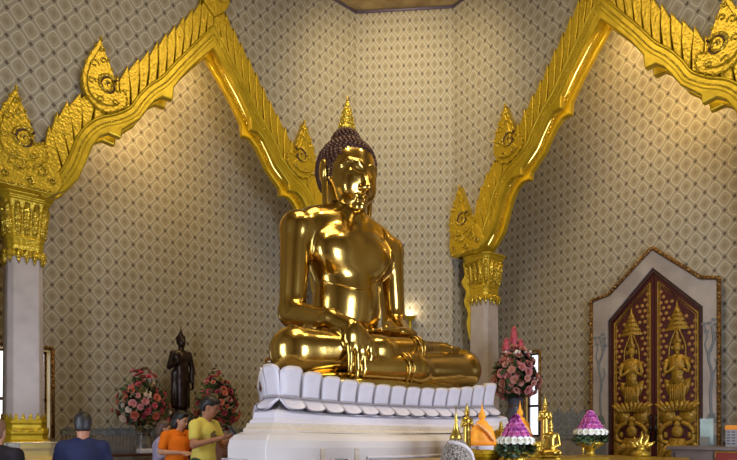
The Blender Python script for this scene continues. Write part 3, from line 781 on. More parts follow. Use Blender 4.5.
# ------------------------------------------------------------------ the red and gold double door
G['lacq'] = mat('maroon_lacquer', srgb(78, 20, 16), 0.38, 0, None, (4, srgb(64, 16, 14)))
G['relief'] = mat('gilded_relief', srgb(178, 140, 46), 0.42, 0.3, ('voronoi', 26, 0.6, 0.016), (24, srgb(146, 110, 34)))
G['stone'] = mat('grey_white_marble', srgb(176, 166, 158), 0.3, 0, None, (2.2, srgb(150, 140, 134), 8))
G['mural'] = mat('grey_tree_paint', srgb(112, 116, 118), 0.5)
G['iron'] = mat('dark_bronze', srgb(46, 36, 30), 0.35, 0.6)
DX, DY = XR+RD, 4.71
PD = lambda u, y, z: (DX-0.02+y, DY-u, z)            # y negative comes out of the wall
door = struct(empty('door_1', (0, 0, 0)))
door['label'] = 'tall maroon double door with gilded guardian figures under a pointed stone frame'
b = MB()
outer = [(-1.15, 0), (-1.15, 3.87), (-.80, 3.93), (0, 4.62), (.80, 3.93), (1.08, 3.87), (1.08, 0)]
inner = [(.83, 0), (.83, 3.44), (0, 4.27), (-.83, 3.44), (-.83, 0)]
b.prism(outer+inner, -.13, 0.02, PD); b.build('stone_surround', G['stone'], door, bevel=.01)
b = MB(); path = [PD(u, -.13, z) for u, z in outer]
for i in range(6): b.tube([path[i], path[i+1]], 0.035, 8)
for i in range(6):                                   # twisted strands of the rope edging
    A, B = Vector(path[i]), Vector(path[i+1]); L = (B-A).length; n = max(3, int(L/.07))
    for k in range(n): b.ell(A+(B-A)*((k+.5)/n)+Vector((-.012, 0, 0)), (.038, .034, .03), 6, 4)
b.build('rope_edging', G['rope'], door, smooth=True)
b = MB(); path = [(-.80, 0), (-.80, 3.43), (0, 4.23), (.80, 3.43), (.80, 0)]
b.prism([(-.84, 0), (-.84, 3.44), (0, 4.28), (.84, 3.44), (.84, 0), (.775, 0), (.775, 3.41), (0, 4.19), (-.775, 3.41), (-.775, 0)], -.09, 0.0, PD); b.build('door_frame', G['darkwood'], door, bevel=.006)
for sg in (-1, 1):                                   # grey painted trees on the jambs
    b = MB(); c = sg*.97 if sg < 0 else .95
    T_ = lambda pts, r: b.tube([PD(c+u, -.132, z) for u, z in catmull(pts, 5)], r, 5)
    T_([(.02, 1.62), (0, 2.0), (.03, 2.3), (-.03, 2.6), (.05, 2.85), (.02, 3.1)], .022); T_([(-.03, 2.6), (-.08, 2.8), (-.05, 2.95), (-.1, 3.15)], .014); T_([(.05, 2.85), (.1, 2.95), (.08, 3.1)], .012)
    T_([(.03, 2.3), (.09, 2.42), (.07, 2.55)], .012); b.prism([(c-.09, 1.5), (c+.11, 1.5), (c+.06, 1.66), (c-.03, 1.66)], -.137, -.12, PD); b.prism([(c-.11, .6), (c+.12, .6), (c+.12, 1.3), (c-.11, 1.3)], -.136, -.12, PD)
    for u, z in ((-.1, 3.15), (-.02, 3.15), (.08, 3.12), (-.06, 3.02), (.1, 2.98), (.05, 3.2)): b.ell(PD(c+u, -.13, z), (.008, .045, .03), 8, 5)
    b.build('painted_tree', G['mural'], door)
for sg in (-1, 1):
    leaf = MB().prism([(sg*.005, 0), (sg*.79, 0), (sg*.79, 3.42), (sg*.005, 4.2)], -.05, 0, PD).build('door_leaf', G['lacq'], door)
    q = MB(); edge = [(sg*.07, .2), (sg*.07, 4.02), (sg*.725, 3.37), (sg*.725, .2)]
    for d, r in ((0, .016), (.035, .008)):
        e = [(sg*(.07+d), .2+d), (sg*(.07+d), 4.02-d*2), (sg*(.725-d), 3.37-d*.6), (sg*(.725-d), .2+d)]; q.tube([PD(u, -.055, z) for u, z in e], r, 6, closed=True)
    q.build('gilt_border', G['relief'], leaf)
    c = sg*.40; q = MB()
    el = lambda u, z, ru, rz, o=.03: q.ell(PD(c+u, -.055, z), (o, ru, rz), 14, 8)
    pr = lambda P, t=.085: q.prism([(c+u, z) for u, z in P], -t, -.05, PD)
    sy = lambda P: P+[(-u, z) for u, z in P[::-1] if abs(u) > 1e-6]
    # tiered canopy
    for i in range(5):
        z = 3.13+i*.075; w = .20-.036*i; pr(sy([(0, z-.01), (w, z-.02), (w*.98, z+.012), (w*.62, z+.07), (0, z+.07)]), .07+.004*i)
    pr(sy([(0, 3.45), (.035, 3.48), (.012, 3.55), (0, 3.64)]))
    for s in (-1, 1): q.tube([PD(c+s*u, -.06, z) for u, z in catmull([(.03, 3.12), (.08, 3.0), (.13, 2.85), (.14, 2.65)], 5)], .013, 6)
    # figure: crown, head, torso, folded arms, skirt
    pr(sy([(0, 2.88), (.07, 2.88), (.075, 2.93), (.04, 2.97), (.03, 3.03), (.012, 3.10), (0, 3.16)])); el(0, 2.82, .068, .085, .05); el(0, 2.73, .035, .05, .04)
    el(-.085, 2.81, .02, .045); el(.085, 2.81, .02, .045)
    pr(sy([(0, 2.70), (.06, 2.69), (.155, 2.65), (.165, 2.58), (.12, 2.45), (.09, 2.32), (.13, 2.2), (0, 2.18)])); el(0, 2.52, .11, .14, .05)
    for s in (-1, 1):
        q.tube([PD(c+s*u, -.085, z) for u, z in ((.15, 2.62), (.2, 2.45), (.19, 2.38), (.12, 2.42), (.03, 2.48))], [.042, .036, .034, .028, .026], 8); el(s*.02, 2.52, .028, .055, .05)
        el(s*.17, 2.6, .05, .03, .045)
        pr([(s*.12, 2.25), (s*.22, 2.28), (s*.2, 2.12), (s*.16, 2.0), (s*.1, 2.05)], .07)
    pr(sy([(0, 2.25), (.13, 2.23), (.15, 2.1), (.125, 1.95), (.15, 1.86), (.12, 1.78), (0, 1.74)]), .078)
    for k in range(7): q.tube([PD(c-.11+k*.037, -.088, 2.18), PD(c-.1+k*.034, -.088, 1.85)], .01, 5)
    # lotus and spread leaves under the figure
    for k in range(-4, 5):
        a = k*.36; q.tube([PD(c+.05*k, -.07, 1.72), PD(c+.07*k+.05*math.sin(a), -.075, 1.82+.05*math.cos(a)), PD(c+.085*k+.05*math.sin(a), -.06, 1.93-.02*abs(k))], [.04, .035, .006], 6)
    for s in (-1, 1):
        pr([(s*.04, 1.70), (s*.16, 1.72), (s*.30, 1.86), (s*.28, 1.66), (s*.29, 1.55), (s*.2, 1.47), (s*.1, 1.5), (s*.03, 1.6)], .075)
        q.tube([PD(c+s*u, -.08, z) for u, z in catmull([(.08, 1.52), (.2, 1.46), (.28, 1.34), (.25, 1.2), (.15, 1.16)], 5)], .04, 7)
    el(0, 1.58, .09, .06, .045)
    # crouching lower figure
    el(0, 1.36, .1, .11, .06); el(0, 1.48, .06, .07, .05); pr(sy([(0, 1.24), (.12, 1.24), (.17, 1.12), (.2, .98), (.28, .86), (.22, .78), (.1, .9), (0, .92)]))
    for s in (-1, 1):
        q.tube([PD(c+s*u, -.08, z) for u, z in ((.1, 1.1), (.24, 1.02), (.3, .88), (.26, .7))], [.07, .06, .05, .04], 8); el(s*.27, 1.12, .05, .08); el(s*.2, 1.3, .04, .06)
    pr(sy([(0, .9), (.1, .86), (.2, .62), (.26, .4), (0, .36)]), .075)
    q.build('gilded_guardian', G['relief'], leaf, smooth=True)
    q = MB()
    for i in range(7):
        for j in range(38):
            u = .115+i*.095+(.047 if j % 2 else 0); z = .3+j*.098
            if u > .69 or z > 3.98-(u-.07)*1.0-.08: continue
            du = abs(u-.40)
            if du < .27 and .35 < z < 1.78: continue
            if du < .20 and 1.7 < z < 2.75: continue
            if du < .16 and 2.7 < z < 3.05: continue
            if du < .22 and 3.08 < z < 3.3: continue
            if du < .12 and 3.2 < z < 3.6: continue
            q.ell(PD(sg*u, -.052, z), (.012, .033, .033), 8, 4)
    q.build('gilded_rosettes', mat('dull_gilt_dots', srgb(166, 122, 56), .5, .2), leaf)
    q = MB(); q.tube([PD(sg*.045, -.06, 1.15), PD(sg*.045, -.10, 1.2), PD(sg*.045, -.10, 1.62), PD(sg*.045, -.06, 1.66)], .022, 8); q.ell(PD(sg*.045, -.1, 1.42), (.03, .035, .06)); q.build('door_handle', G['iron'], leaf, smooth=True)
# ------------------------------------------------------------------ flower arrangements
G['leafg'] = mat('dark_leaf', srgb(42, 62, 34), 0.5, 0, None, (9, srgb(64, 84, 46)))
def petal_mat(n, c1, c2): return mat(n, srgb(*c1), 0.55, 0, None, (3, srgb(*c2)))
PM = {'rose': petal_mat('rose_petals', (186, 62, 82), (212, 108, 122)), 'pink': petal_mat('pink_petals', (208, 122, 130), (222, 158, 156)), 'coral': petal_mat('coral_petals', (200, 96, 74), (216, 130, 104)), 'cream': petal_mat('cream_petals', (228, 206, 182), (236, 220, 204)),
      'dusty': petal_mat('dusty_pink_petals', (204, 140, 128), (222, 166, 152)), 'plum': petal_mat('dark_rose_petals', (150, 46, 66), (176, 70, 84)), 'orchid': petal_mat('magenta_petals', (206, 88, 164), (228, 146, 200)), 'violet': petal_mat('violet_petals', (164, 62, 146), (196, 100, 178)), 'white': petal_mat('white_petals', (236, 234, 220), (246, 244, 236)), 'lime': petal_mat('olive_petals', (132, 116, 66), (152, 136, 84))}
def bloom(name, m, parent, layers=((1.0, 6, .15), (.72, 5, .5), (.42, 4, .85))):
    b = MB()
    for r, n, lift in layers:
        for k in range(n):
            a = 2*PI*k/n+lift*2; ca, sa = math.cos(a), math.sin(a); w = r*.62
            pts = []
            for (t, ww, h) in ((.08, .3, 0), (.6, 1.0, .12+lift*.45), (1.0, .55, .1+lift*.8)):
                for s in (-1, 0, 1): pts.append((ca*r*t-sa*w*ww*s, sa*r*t+ca*w*ww*s, h-.10*(s == 0)))
            b.add(pts, [(0, 1, 4, 3), (1, 2, 5, 4), (3, 4, 7, 6), (4, 5, 8, 7)])
    b.ell((0, 0, .25), (.22, .22, .3), 6, 4)
    return b.build(name, m, parent, smooth=True, fix=False)
def dirs(n, lo=-.6):
    out = []
    for i in range(n):
        z = 1-(1-lo)*(i+.5)/n; a = i*2.39996; r = math.sqrt(1-z*z); out.append(Vector((r*math.cos(a), r*math.sin(a), z)))
    return out
def foliage(root, c, rad, n, size, rnd):
    b = MB()
    for i in range(n):
        d = Vector((rnd.gauss(0, 1), rnd.gauss(0, 1), rnd.gauss(.1, 1))).normalized(); p = Vector(c)+Vector((d.x*rad[0], d.y*rad[1], d.z*rad[2]))*rnd.uniform(.55, 1.06)
        t = d.cross(Vector((rnd.random(), rnd.random(), rnd.random()))).normalized(); o = (d*.7+t*.6).normalized(); w = o.cross(d).normalized()*size*.3
        b.add([p, p+o*size*.5+w, p+o*size, p+o*size*.5-w], [(0, 1, 2, 3)])
    return b.build('foliage', G['leafg'], root, fix=False)
def arrangement(label, loc, rad, zc, kinds, n, br, vase, seed, group=None):
    rnd = random.Random(seed); root = empty('flower_arrangement', loc); tag(root, label, 'flowers', group)
    fo = foliage(root, (0, 0, zc), tuple(r*.93 for r in rad), 420, br*2.0, rnd); tag(fo, kind='stuff')
    proto = {}
    for i, d in enumerate(dirs(n, -.85)):
        kd = rnd.choice(kinds); s = br*rnd.uniform(.75, 1.25)
        q = rnd.uniform(.8, 1.16); taper = 1-.28*max(0, d.z)
        tp = 1.06-.5*max(-.2, d.z); p = (d.x*rad[0]*q*tp, d.y*rad[1]*q*tp, zc+d.z*rad[2]*q*(1.28 if d.z > 0 else 1))
        if kd not in proto: o = proto[kd] = bloom('bloom', PM[kd], root)
        else: o = dupc(proto[kd], root)
        o.location = p; o.scale = (s, s, s); o.rotation_euler = (d+Vector((rnd.uniform(-.3, .3), rnd.uniform(-.3, .3), .1))).to_track_quat('Z', 'Y').to_euler()
    vase(root); return root
def tall_vase(root, top, m, r=.13):
    b = MB(); b.lathe([(r*.9, 0), (r*1.1, .03), (r*1.05, .08), (r*.7, .14), (r*.8, top*.3), (r*1.25, top*.7), (r*1.15, top*.86), (r*.75, top*.93), (r*1.05, top)], 20); v = b.build('vase', m, root, smooth=True)
    b = MB()
    for f in (.3, .7, .93): b.lathe([(r*.7, top*f-.02), (r*1.3 if f == .7 else r*.9, top*f), (r*.7, top*f+.02)], 20)
    b.build('vase_band', G['rope'], v, smooth=True)
G['vase'] = mat('mottled_vase', srgb(122, 112, 104), 0.3, 0, None, (14, srgb(86, 84, 84)))
p = onY(143, 430, 10.35)
arrangement('bouquet of pink and coral flowers in a vase left of the dark standing Buddha', (p.x, p.y, 0), (.37, .34, .46), 1.84, ['rose', 'pink', 'coral', 'rose', 'plum', 'cream', 'lime'], 98, .06, lambda r: tall_vase(r, 1.4, G['vase'], .14), 3)
p = onY(217, 430, 10.35)
arrangement('bouquet of dark red and pink flowers behind the yellow shirt', (p.x, p.y, 0), (.37, .34, .48), 1.86, ['rose', 'plum', 'coral', 'pink', 'lime', 'plum'], 98, .058, lambda r: tall_vase(r, 1.4, G['vase'], .14), 4)
# the large arrangement behind the throne's right end
p = onD(515, 430, 10.6)
fr = arrangement('big dusty pink flower arrangement with tall pink spikes behind the throne\'s right end', (p.x, p.y, 0), (.325, .325, .42), 2.36, ['dusty', 'dusty', 'pink', 'dusty', 'dusty', 'pink'], 99, .074, lambda r: tall_vase(r, 1.95, mat('grey_blue_vase', srgb(84, 84, 96), .35), .15), 5)
for (dx, z, h) in ((-.02, 2.95, .30), (-.16, 2.78, .26), (.10, 2.74, .28), (.03, 2.7, .2)):
    b = MB(); b.lathe([(.02, -.1), (.05, 0), (.066, h*.3), (.05, h*.65), (.012, h)], 12); 
    for k in range(16): b.ell((.055*math.cos(k*2.4)*(1-k/22), .055*math.sin(k*2.4)*(1-k/22), h*.1+k*h*.052), (.03, .03, .026), 6, 4)
    o = b.build('pink_spike', PM['rose'], fr, smooth=True); o.location = (dx*CA, -dx*SA, z)
b = MB()
for i in range(40):
    r2 = random.Random(i); b.ell((r2.uniform(-.2, .2), r2.uniform(-.2, .2), 2.76+r2.uniform(-.06, .06)), .03, 6, 4)
o = b.build('white_filler_flowers', PM['white'], fr, smooth=True); tag(o, kind='stuff')
# ------------------------------------------------------------------ figures
G['lips'] = mat('lip_skin', srgb(150, 88, 76), .45)
def skin(n, c): return mat(n, srgb(*c), 0.5, 0, None, (6, tuple(x*.9 for x in srgb(*c))), spec=.35)
def hand_prims(w, d, n, side, L=.175, curl=.35):
    """five-fingered hand: w wrist, d towards the fingers, n out of the palm, side +1 / -1 for the thumb"""
    d = Vector(d).normalized(); n = Vector(n); n = (n-d*n.dot(d)).normalized(); s = d.cross(n)*side; w = Vector(w); out = []
    R = np.array([[s.x, d.x, n.x], [s.y, d.y, n.y], [s.z, d.z, n.z]])
    out.append(E(w+d*.05, (.040, .055, .017), .015, R))
    for i, l in enumerate((.066, .076, .072, .056)):
        b0 = w+d*.088+s*(.030-i*.020); cur = (d+s*(.10-.07*i)).normalized(); p = b0
        for j, f in enumerate((.42, .33, .25)):
            q = p+cur*l*f; out.append(K(p, q, .0095-.0008*j, .0088-.0008*j, .006)); p = q; cur = (cur+n*curl).normalized()
    b0 = w+d*.03+s*.034; m = b0+(d*.6+s*.6+n*.3).normalized()*.045; out += [K(b0, m, .013, .011, .012), K(m, m+(d*.9+s*.15+n*.45).normalized()*.034, .011, .009, .006)]
    return out
def person(name_label, loc, rz, H, skin_m, hair_m, top_m, leg_m, arms, head=(0, 0, 0), wide=1.0, lean=0.0, hair='short', sleeve=.55, collar=False, h=.0125):
    """stands at loc facing local -Y; arms = ((elbow, wrist, finger direction, palm normal) for right (-x) and left (+x))"""
    root = empty('person', loc, rz); tag(root, name_label, 'person'); root.scale = (H/1.72,)*3
    hm = Matrix.Translation((0, -.02-lean*.30, 1.46)) @ Matrix.Rotation(math.radians(head[1]), 4, 'Z') @ Matrix.Rotation(math.radians(head[0]), 4, 'X') @ Matrix.Rotation(math.radians(head[2]), 4, 'Y')
    ly = lambda z: -lean*max(0, z-.95)*.65
    hp = [E((0, -.005, .165), (.076, .094, .095), .02), E((0, -.022, .10), (.062, .078, .085), .03), E((0, -.055, .045), (.036, .036, .028), .03), E((0, -.03, .075), (.056, .06, .05), .03),
          K((0, -.092, .135), (0, -.112, .10), .010, .014, .012), E((0, -.110, .098), (.016, .014, .011), .008), K((-.022, -.088, .066), (.022, -.088, .066), .009, .009, .01), K((-.018, -.086, .055), (.018, -.086, .055), .009, .009, .008)]
    hp += [E((s*.030, -.094, .138), (.018, .014, .010), .012, None, True) for s in (-1, 1)]
    hp += mirror([E((.030, -.084, .137), (.014, .011, .009), .004), K((.012, -.095, .155), (.045, -.088, .157), .008, .007, .01), E((.077, .0, .125), (.012, .022, .034), .008), E((.04, -.07, .095), (.025, .02, .025), .02)])
    prims = xform(hp, hm)
    sh = [Vector((s*.185*wide, ly(1.36), 1.365)) for s in (-1, 1)]
    prims += [K((0, ly(1.36), 1.36), hm @ Vector((0, .005, .06)), .058, .052, .03), K((0, 0, .98), (0, ly(1.3), 1.28), .125*wide, .14*wide, .06), E((0, ly(1.28), 1.28), (.17*wide, .105, .14), .06), E((0, 0, .95), (.155*wide, .11, .12), .05)]
    for s in (-1, 1): prims.append(K((s*.05, ly(1.38), 1.395), (s*.16*wide, ly(1.36), 1.35), .036, .04, .05))
    for i, s in enumerate((-1, 1)):
        e, w, d, n = arms[i]; e, w = Vector(e), Vector(w)
        prims += [K(sh[i], e, .052, .042, .03), K(e, w, .042, .026, .02), K(w, w+Vector(d).normalized()*.03, .026, .024, .015)]
        prims += hand_prims(w+Vector(d).normalized()*.012, d, n, -s)
    for s in (-1, 1):
        prims += [K((s*.085, 0, .92), (s*.10, -.015, .50), .088, .058, .05), K((s*.10, -.015, .50), (s*.10, .02, .09), .056, .038, .03), K((s*.10, .03, .05), (s*.115, -.15, .032), .045, .03, .03)]
    sdf_obj('body', prims, h, skin_m, root)
    # clothing
    c = [K((0, 0, .90), (0, ly(1.28), 1.26), .145*wide, .155*wide, .06), E((0, ly(1.28), 1.28), (.19*wide, .125, .16), .06), E((0, 0, .94), (.175*wide, .135, .15), .05)]
    for i, s in enumerate((-1, 1)):
        e = Vector(arms[i][0]); q = sh[i]+(e-sh[i])*min(1, sleeve/.62 if sleeve < .62 else 1)
        c += [K((s*.05, ly(1.38), 1.405), sh[i]+Vector((0, 0, -.015)), .062, .064, .04), K(sh[i], q, .068, .064, .03)]
        if sleeve > .9: c.append(K(e, Vector(arms[i][1]), .058, .042, .03))
    c.append(E((0, ly(1.4)-.02, 1.50), (.058, .072, .062), .012, None, True)); c.append(E((0, 0, .74), (.4, .4, .06), .02, None, True))
    shirt = sdf_obj('shirt', c, h, top_m, root)
    if collar:
        b = MB()
        for s in (-1, 1): b.prism([(s*.005, 1.40), (s*.07, 1.455), (s*.075, 1.42), (s*.03, 1.365)], ly(1.4)-.135, ly(1.4)-.12)
        b.tube([(0, ly(1.3)-.142, 1.39), (0, ly(1.2)-.15, 1.26)], .007, 5)
        b.build('collar', top_m, shirt)
    t = [E((0, 0, .93), (.165*wide, .125, .11), .05)]
    for s in (-1, 1): t += [K((s*.085, 0, .90), (s*.10, -.01, .50), .105, .078, .04), K((s*.10, -.01, .50), (s*.10, .02, .11), .078, .068, .03)]
    sdf_obj('trousers', t, .016, leg_m, root)
    for s in (-1, 1):
        shoe = [K((s*.10, .04, .045), (s*.118, -.17, .035), .052, .042, .03), E((s*.10, .03, .08), (.05, .06, .05), .03)]
        sdf_obj('shoe', shoe, .012, G['iron'], root)
    for t in (-1, 1):
        b = MB(); b.ell((t*.030, -.0925, .1365), (.0115, .0045, .0050), 10, 6); b.v = [tuple(hm @ Vector(q)) for q in b.v]; b.build('eye', G['iron'], root, smooth=True)
        b = MB(); b.ell((t*.032, -.0955, .1555), (.0165, .0045, .0032), 10, 6); b.v = [tuple(hm @ Vector(q)) for q in b.v]; b.build('eyebrow', hair_m, root, smooth=True)
    b = MB(); b.ell((0, -.0955, .0612), (.020, .005, .0062), 12, 6); b.v = [tuple(hm @ Vector(q)) for q in b.v]; b.build('lips', G['lips'], root, smooth=True)
    hr = [E((0, .012, .178), (.088, .104, .098), .02), E((0, .045, .12), (.083, .075, .10), .03), E((0, -.10, .10), (.085, .06, .085), .012, None, True)]
    if hair == 'short': hr += [E((0, .05, .01), (.12, .1, .055), .02, None, True), E((.085, -.02, .09), (.03, .06, .06), .01, None, True), E((-.085, -.02, .09), (.03, .06, .06), .01, None, True), E((0, -.06, .225), (.06, .05, .03), .02)]
    if hair == 'bob': hr += [E((0, .05, .07), (.095, .08, .12), .03), E((0, -.10, .09), (.075, .07, .085), .012, None, True), E((0, -.05, .235), (.07, .05, .03), .02)]
    sdf_obj('hair', xform(hr, hm), h*.9, hair_m, root)
    return root
SK = skin('tan_skin', (176, 122, 92)); SK2 = skin('light_skin', (196, 146, 116)); HB = mat('black_hair', srgb(24, 20, 19), .45, 0, ('noise', 60, .5, .01))
cl = lambda n, c: mat(n, srgb(*c), .8, 0, ('noise', 9, .35, .03), spec=.2)
JN = cl('dark_denim', (44, 48, 62))
down = lambda s: ((s*.25, .02, 1.10), (s*.24, -.06, .86), (0, -.1, -1), (-s, 0, 0))
front = lambda s: ((s*.25, -.02, 1.12), (s*.10, -.24, 1.10), (-s, -.35, .1), (0, .4, -1))
# man in navy seen from behind
p = onD(83, 432, 5.5)
person('man in a navy shirt seen from behind, standing left of the pink bouquets', (p.x, p.y, 0), math.radians(165), 1.53, SK, HB, cl('navy_cotton', (34, 38, 66)), JN, (front(-1), front(1)), (6, 0, 0), 1.02, .0)
p = onD(-5, 432, 5.0)
person('person in black cut off by the left edge of the photo, beside the column base', (p.x, p.y, 0), math.radians(150), 1.46, SK2, mat('light_brown_hair', srgb(120, 88, 66), .6), cl('black_cotton', (28, 22, 26)), JN, (down(-1), down(1)), (0, 0, 0), 1.05)
p = onD(176.5, 432, 8.2)
person('person in an orange polo shirt looking down with folded forearms', (p.x, p.y, 0), math.radians(10), 1.64, SK2, HB, cl('orange_cotton', (232, 118, 22)), cl('dark_trousers', (50, 44, 44)), (((-.27, -.03, 1.13), (-.03, -.24, 1.12), (1, -.12, -.05), (0, .5, -1)), ((.27, -.03, 1.12), (.10, -.27, 1.09), (-1, -.1, .05), (0, .5, -1))), (16, 22, 0), 1.05, .12, 'bob', collar=True, sleeve=.42)
p = onD(203.5, 432, 7.5)
yr = person('man in a yellow T-shirt looking down at a phone beside the throne', (p.x, p.y, 0), math.radians(24), 1.81, SK, HB, cl('yellow_cotton', (222, 206, 100)), cl('green_trousers', (44, 84, 56)), (((-.26, -.08, 1.13), (-.06, -.33, 1.215), (.35, -1, .25), (.4, .1, 1)), ((.26, -.08, 1.12), (.11, -.33, 1.20), (-.35, -1, .25), (-.4, .1, 1))), (20, 24, 0), .9, .06, 'short', sleeve=.36)
for ob in KIDS(yr):
    if ob.name.startswith('shirt'):
        bv = bvh_of(ob); b = MB(); n0 = 22; hub = bv.ray_cast(Vector((0, -1, 1.225)), Vector((0, 1, 0)))[0]
        vs = []; rnd = random.Random(2)
        for k in range(n0):                          # one irregular printed patch following the chest
            a = 2*PI*k/n0; r = rnd.uniform(.035, .075); hit = bv.ray_cast(Vector((r*math.cos(a), -1, 1.225+r*1.15*math.sin(a))), Vector((0, 1, 0)))[0]; vs.append(hit+Vector((0, -.004, 0)))
        vs.append(hub+Vector((0, -.006, 0))); b.add(vs, [(k, (k+1) % n0, n0) for k in range(n0)])
        o2 = b.build('shirt_print', mat('brown_green_print', srgb(150, 120, 70), .7, 0, None, (34, srgb(70, 84, 60))), ob)
        sm = o2.modifiers.new('Solidify', 'SOLIDIFY'); sm.thickness = .003
ph = MB(); ph.box((0, 0, 0), (.075, .15, .009)); po = ph.build('phone', mat('black_phone', srgb(18, 18, 22), .2), None, bevel=.004)
mw = Matrix.Translation((p.x, p.y, 0)) @ Matrix.Rotation(math.radians(24), 4, 'Z') @ Matrix.Scale(1.81/1.72, 4)
po.location = mw @ Vector((-.015, -.455, 1.295)); po.rotation_euler = (math.radians(48), 0, math.radians(24)); tag(po, 'black phone held in both hands by the man in the yellow T-shirt', 'phone')
p = onD(188, 432, 9.6)
person('dark-haired person in black half hidden between the orange and the yellow shirts', (p.x, p.y, 0), math.radians(175), 1.66, SK, HB, cl('charcoal_cotton', (38, 34, 40)), JN, (down(-1), down(1)), (4, 0, 0), 1.0, 0, 'bob')
p = onD(161.5, 432, 8.9)
person('person in a pale lavender top half hidden behind the orange shirt', (p.x, p.y, 0), math.radians(60), 1.52, SK2, mat('brown_hair', srgb(92, 70, 58), .5), cl('lavender_cotton', (168, 158, 186)), cl('mauve_print', (112, 70, 84)), (front(-1), down(1)), (10, 0, 0), .95, 0, 'bob', sleeve=1)

# ------------------------------------------------------------------ dark standing Buddha
G['dark'] = mat('dark_bronze_patina', srgb(50, 36, 30), 0.34, 0.55, ('noise', 14, .2, .02))
p = onY(181, 432, 10.6)
st = empty('standing_buddha', (p.x, p.y, 1.70), math.radians(6)); tag(st, 'slim dark bronze standing Buddha with one forearm raised, between two bouquets', 'statue')
q = [K((0, 0, .84), (0, 0, .60), .13, .125, .05), K((0, 0, .60), (0, 0, .15), .135, .12, .05), K((0, 0, .70), (0, -.01, 1.0), .105, .13, .05), E((0, -.01, 1.05), (.17, .10, .13), .05), K((0, 0, 1.1), (0, -.01, 1.24), .055, .05, .03)]
q += [K((-.16, 0, 1.10), (-.235, .0, .84), .058, .046, .03), K((-.235, 0, .84), (-.17, -.20, .92), .046, .032, .02), K((.16, 0, 1.10), (.235, 0, .82), .058, .046, .03), K((.235, 0, .82), (.225, -.02, .60), .046, .032, .02)]
q += hand_prims((-.165, -.21, .93), (0, -.1, 1), (0, -1, -.1), 1) + hand_prims((.225, -.02, .59), (0, -.1, -1), (-1, 0, 0), -1)
q += [K((s*.06, 0, .12), (s*.06, 0, .03), .055, .05, .03) for s in (-1, 1)] + [K((s*.06, .02, .025), (s*.07, -.11, .02), .035, .025, .02) for s in (-1, 1)]
q += [K((s*.13, .02, .75), (s*.15, .02, .13), .05, .04, .05) for s in (-1, 1)]
q += [E((0, -.01, 1.33), (.078, .09, .105), .03), E((0, -.03, 1.29), (.06, .07, .075), .03), K((0, -.10, 1.34), (0, -.115, 1.30), .011, .014, .01)] + [E((s*.08, 0, 1.31), (.012, .02, .045), .01) for s in (-1, 1)]
sdf_obj('body', q, .011, G['dark'], st)
b = MB(); b.ell((0, .005, 1.37), (.086, .098, .085), 16, 10); b.ell((0, .01, 1.455), (.05, .05, .04), 12, 8)
for k in range(120):
    z = 1-1.1*(k+.5)/120; a = k*2.4; r = math.sqrt(max(0, 1-z*z)); d = (r*math.cos(a), r*math.sin(a))
    if d[1] < -.35 and z < .45: continue
    b.ell((.086*d[0], .005+.098*d[1], 1.37+.085*z), .0085, 5, 4)
b.lathe([(.03, 1.47), (.034, 1.49), (.018, 1.52), (.012, 1.56), (.003, 1.62)], 10); b.build('hair', G['dark'], st, smooth=True)
b = MB(); b.lathe([(.22, -.14), (.24, -.11), (.2, -.06), (.23, -.02), (.2, 0)], 24); b.build('lotus_base', G['dark'], st, smooth=True)
pd = MB(); pd.loft([sq(.36, 0), sq(.36, .12), sq(.30, .18), sq(.28, 1.35), sq(.33, 1.42), sq(.33, 1.555)]); o = pd.build('statue_pedestal', G['darkwood'], None, bevel=.01, loc=(p.x, p.y, 0)); tag(o, 'dark wooden pedestal under the standing bronze Buddha', 'pedestal')
# ------------------------------------------------------------------ the altar in front of the throne
G['altar'] = mat('altar_gold', (0.52, 0.35, 0.045), 0.36, 0.8, ('voronoi', 40, .5, .01))
G['small'] = mat('small_statue_gold', (0.56, 0.38, 0.07), 0.3, 0.9, ('noise', 22, .15, .01))
G['robe'] = mat('orange_robe', srgb(244, 146, 18), .6, 0, ('noise', 12, .4, .02), (9, srgb(250, 172, 44)))
G['sash'] = mat('peach_sash', srgb(244, 178, 112), .65, 0, ('voronoi', 60, .6, .01))
G['glass'] = mat('clear_acrylic', (.95, .98, .97), .03, 0, trans=.95)
TZ = 1.05
tb = empty('altar_table', (5.3, 3.45, 0)); tag(tb, 'long gilded altar table before the throne, crowded with offerings', 'table')
b = MB(); b.box((0, 0, TZ-.03), (4.1, 1.25, .06)); b.build('tabletop', G['altar'], tb, bevel=.01)
b = MB(); b.box((-.75, 0, TZ+.025), (2.3, 1.0, .05)); b.build('riser', G['altar'], tb, bevel=.008)
TS = TZ+.05
b = MB(); b.box((0, 0, TZ-.13), (3.9, 1.1, .14)); b.build('apron', G['carved'], tb, bevel=.01)
for sx in (-1, 1):
    for sy in (-1, 1): MB().loft([sq(.05, 0), sq(.04, .1), sq(.055, TZ-.2)]).build('leg', G['altar'], tb, loc=(sx*1.88, sy*.48, 0))
def spot_at(px, y, z=1.10): q = onY(px, 430, y); return (q.x, q.y, z)
toCam = lambda l: math.atan2(-(0-l[0])*-1*-1, 1)*0+math.atan2(0-l[0], -(0-l[1]))*1
def face_cam(l): return math.atan2(-l[0], l[1])       # local -Y towards the camera
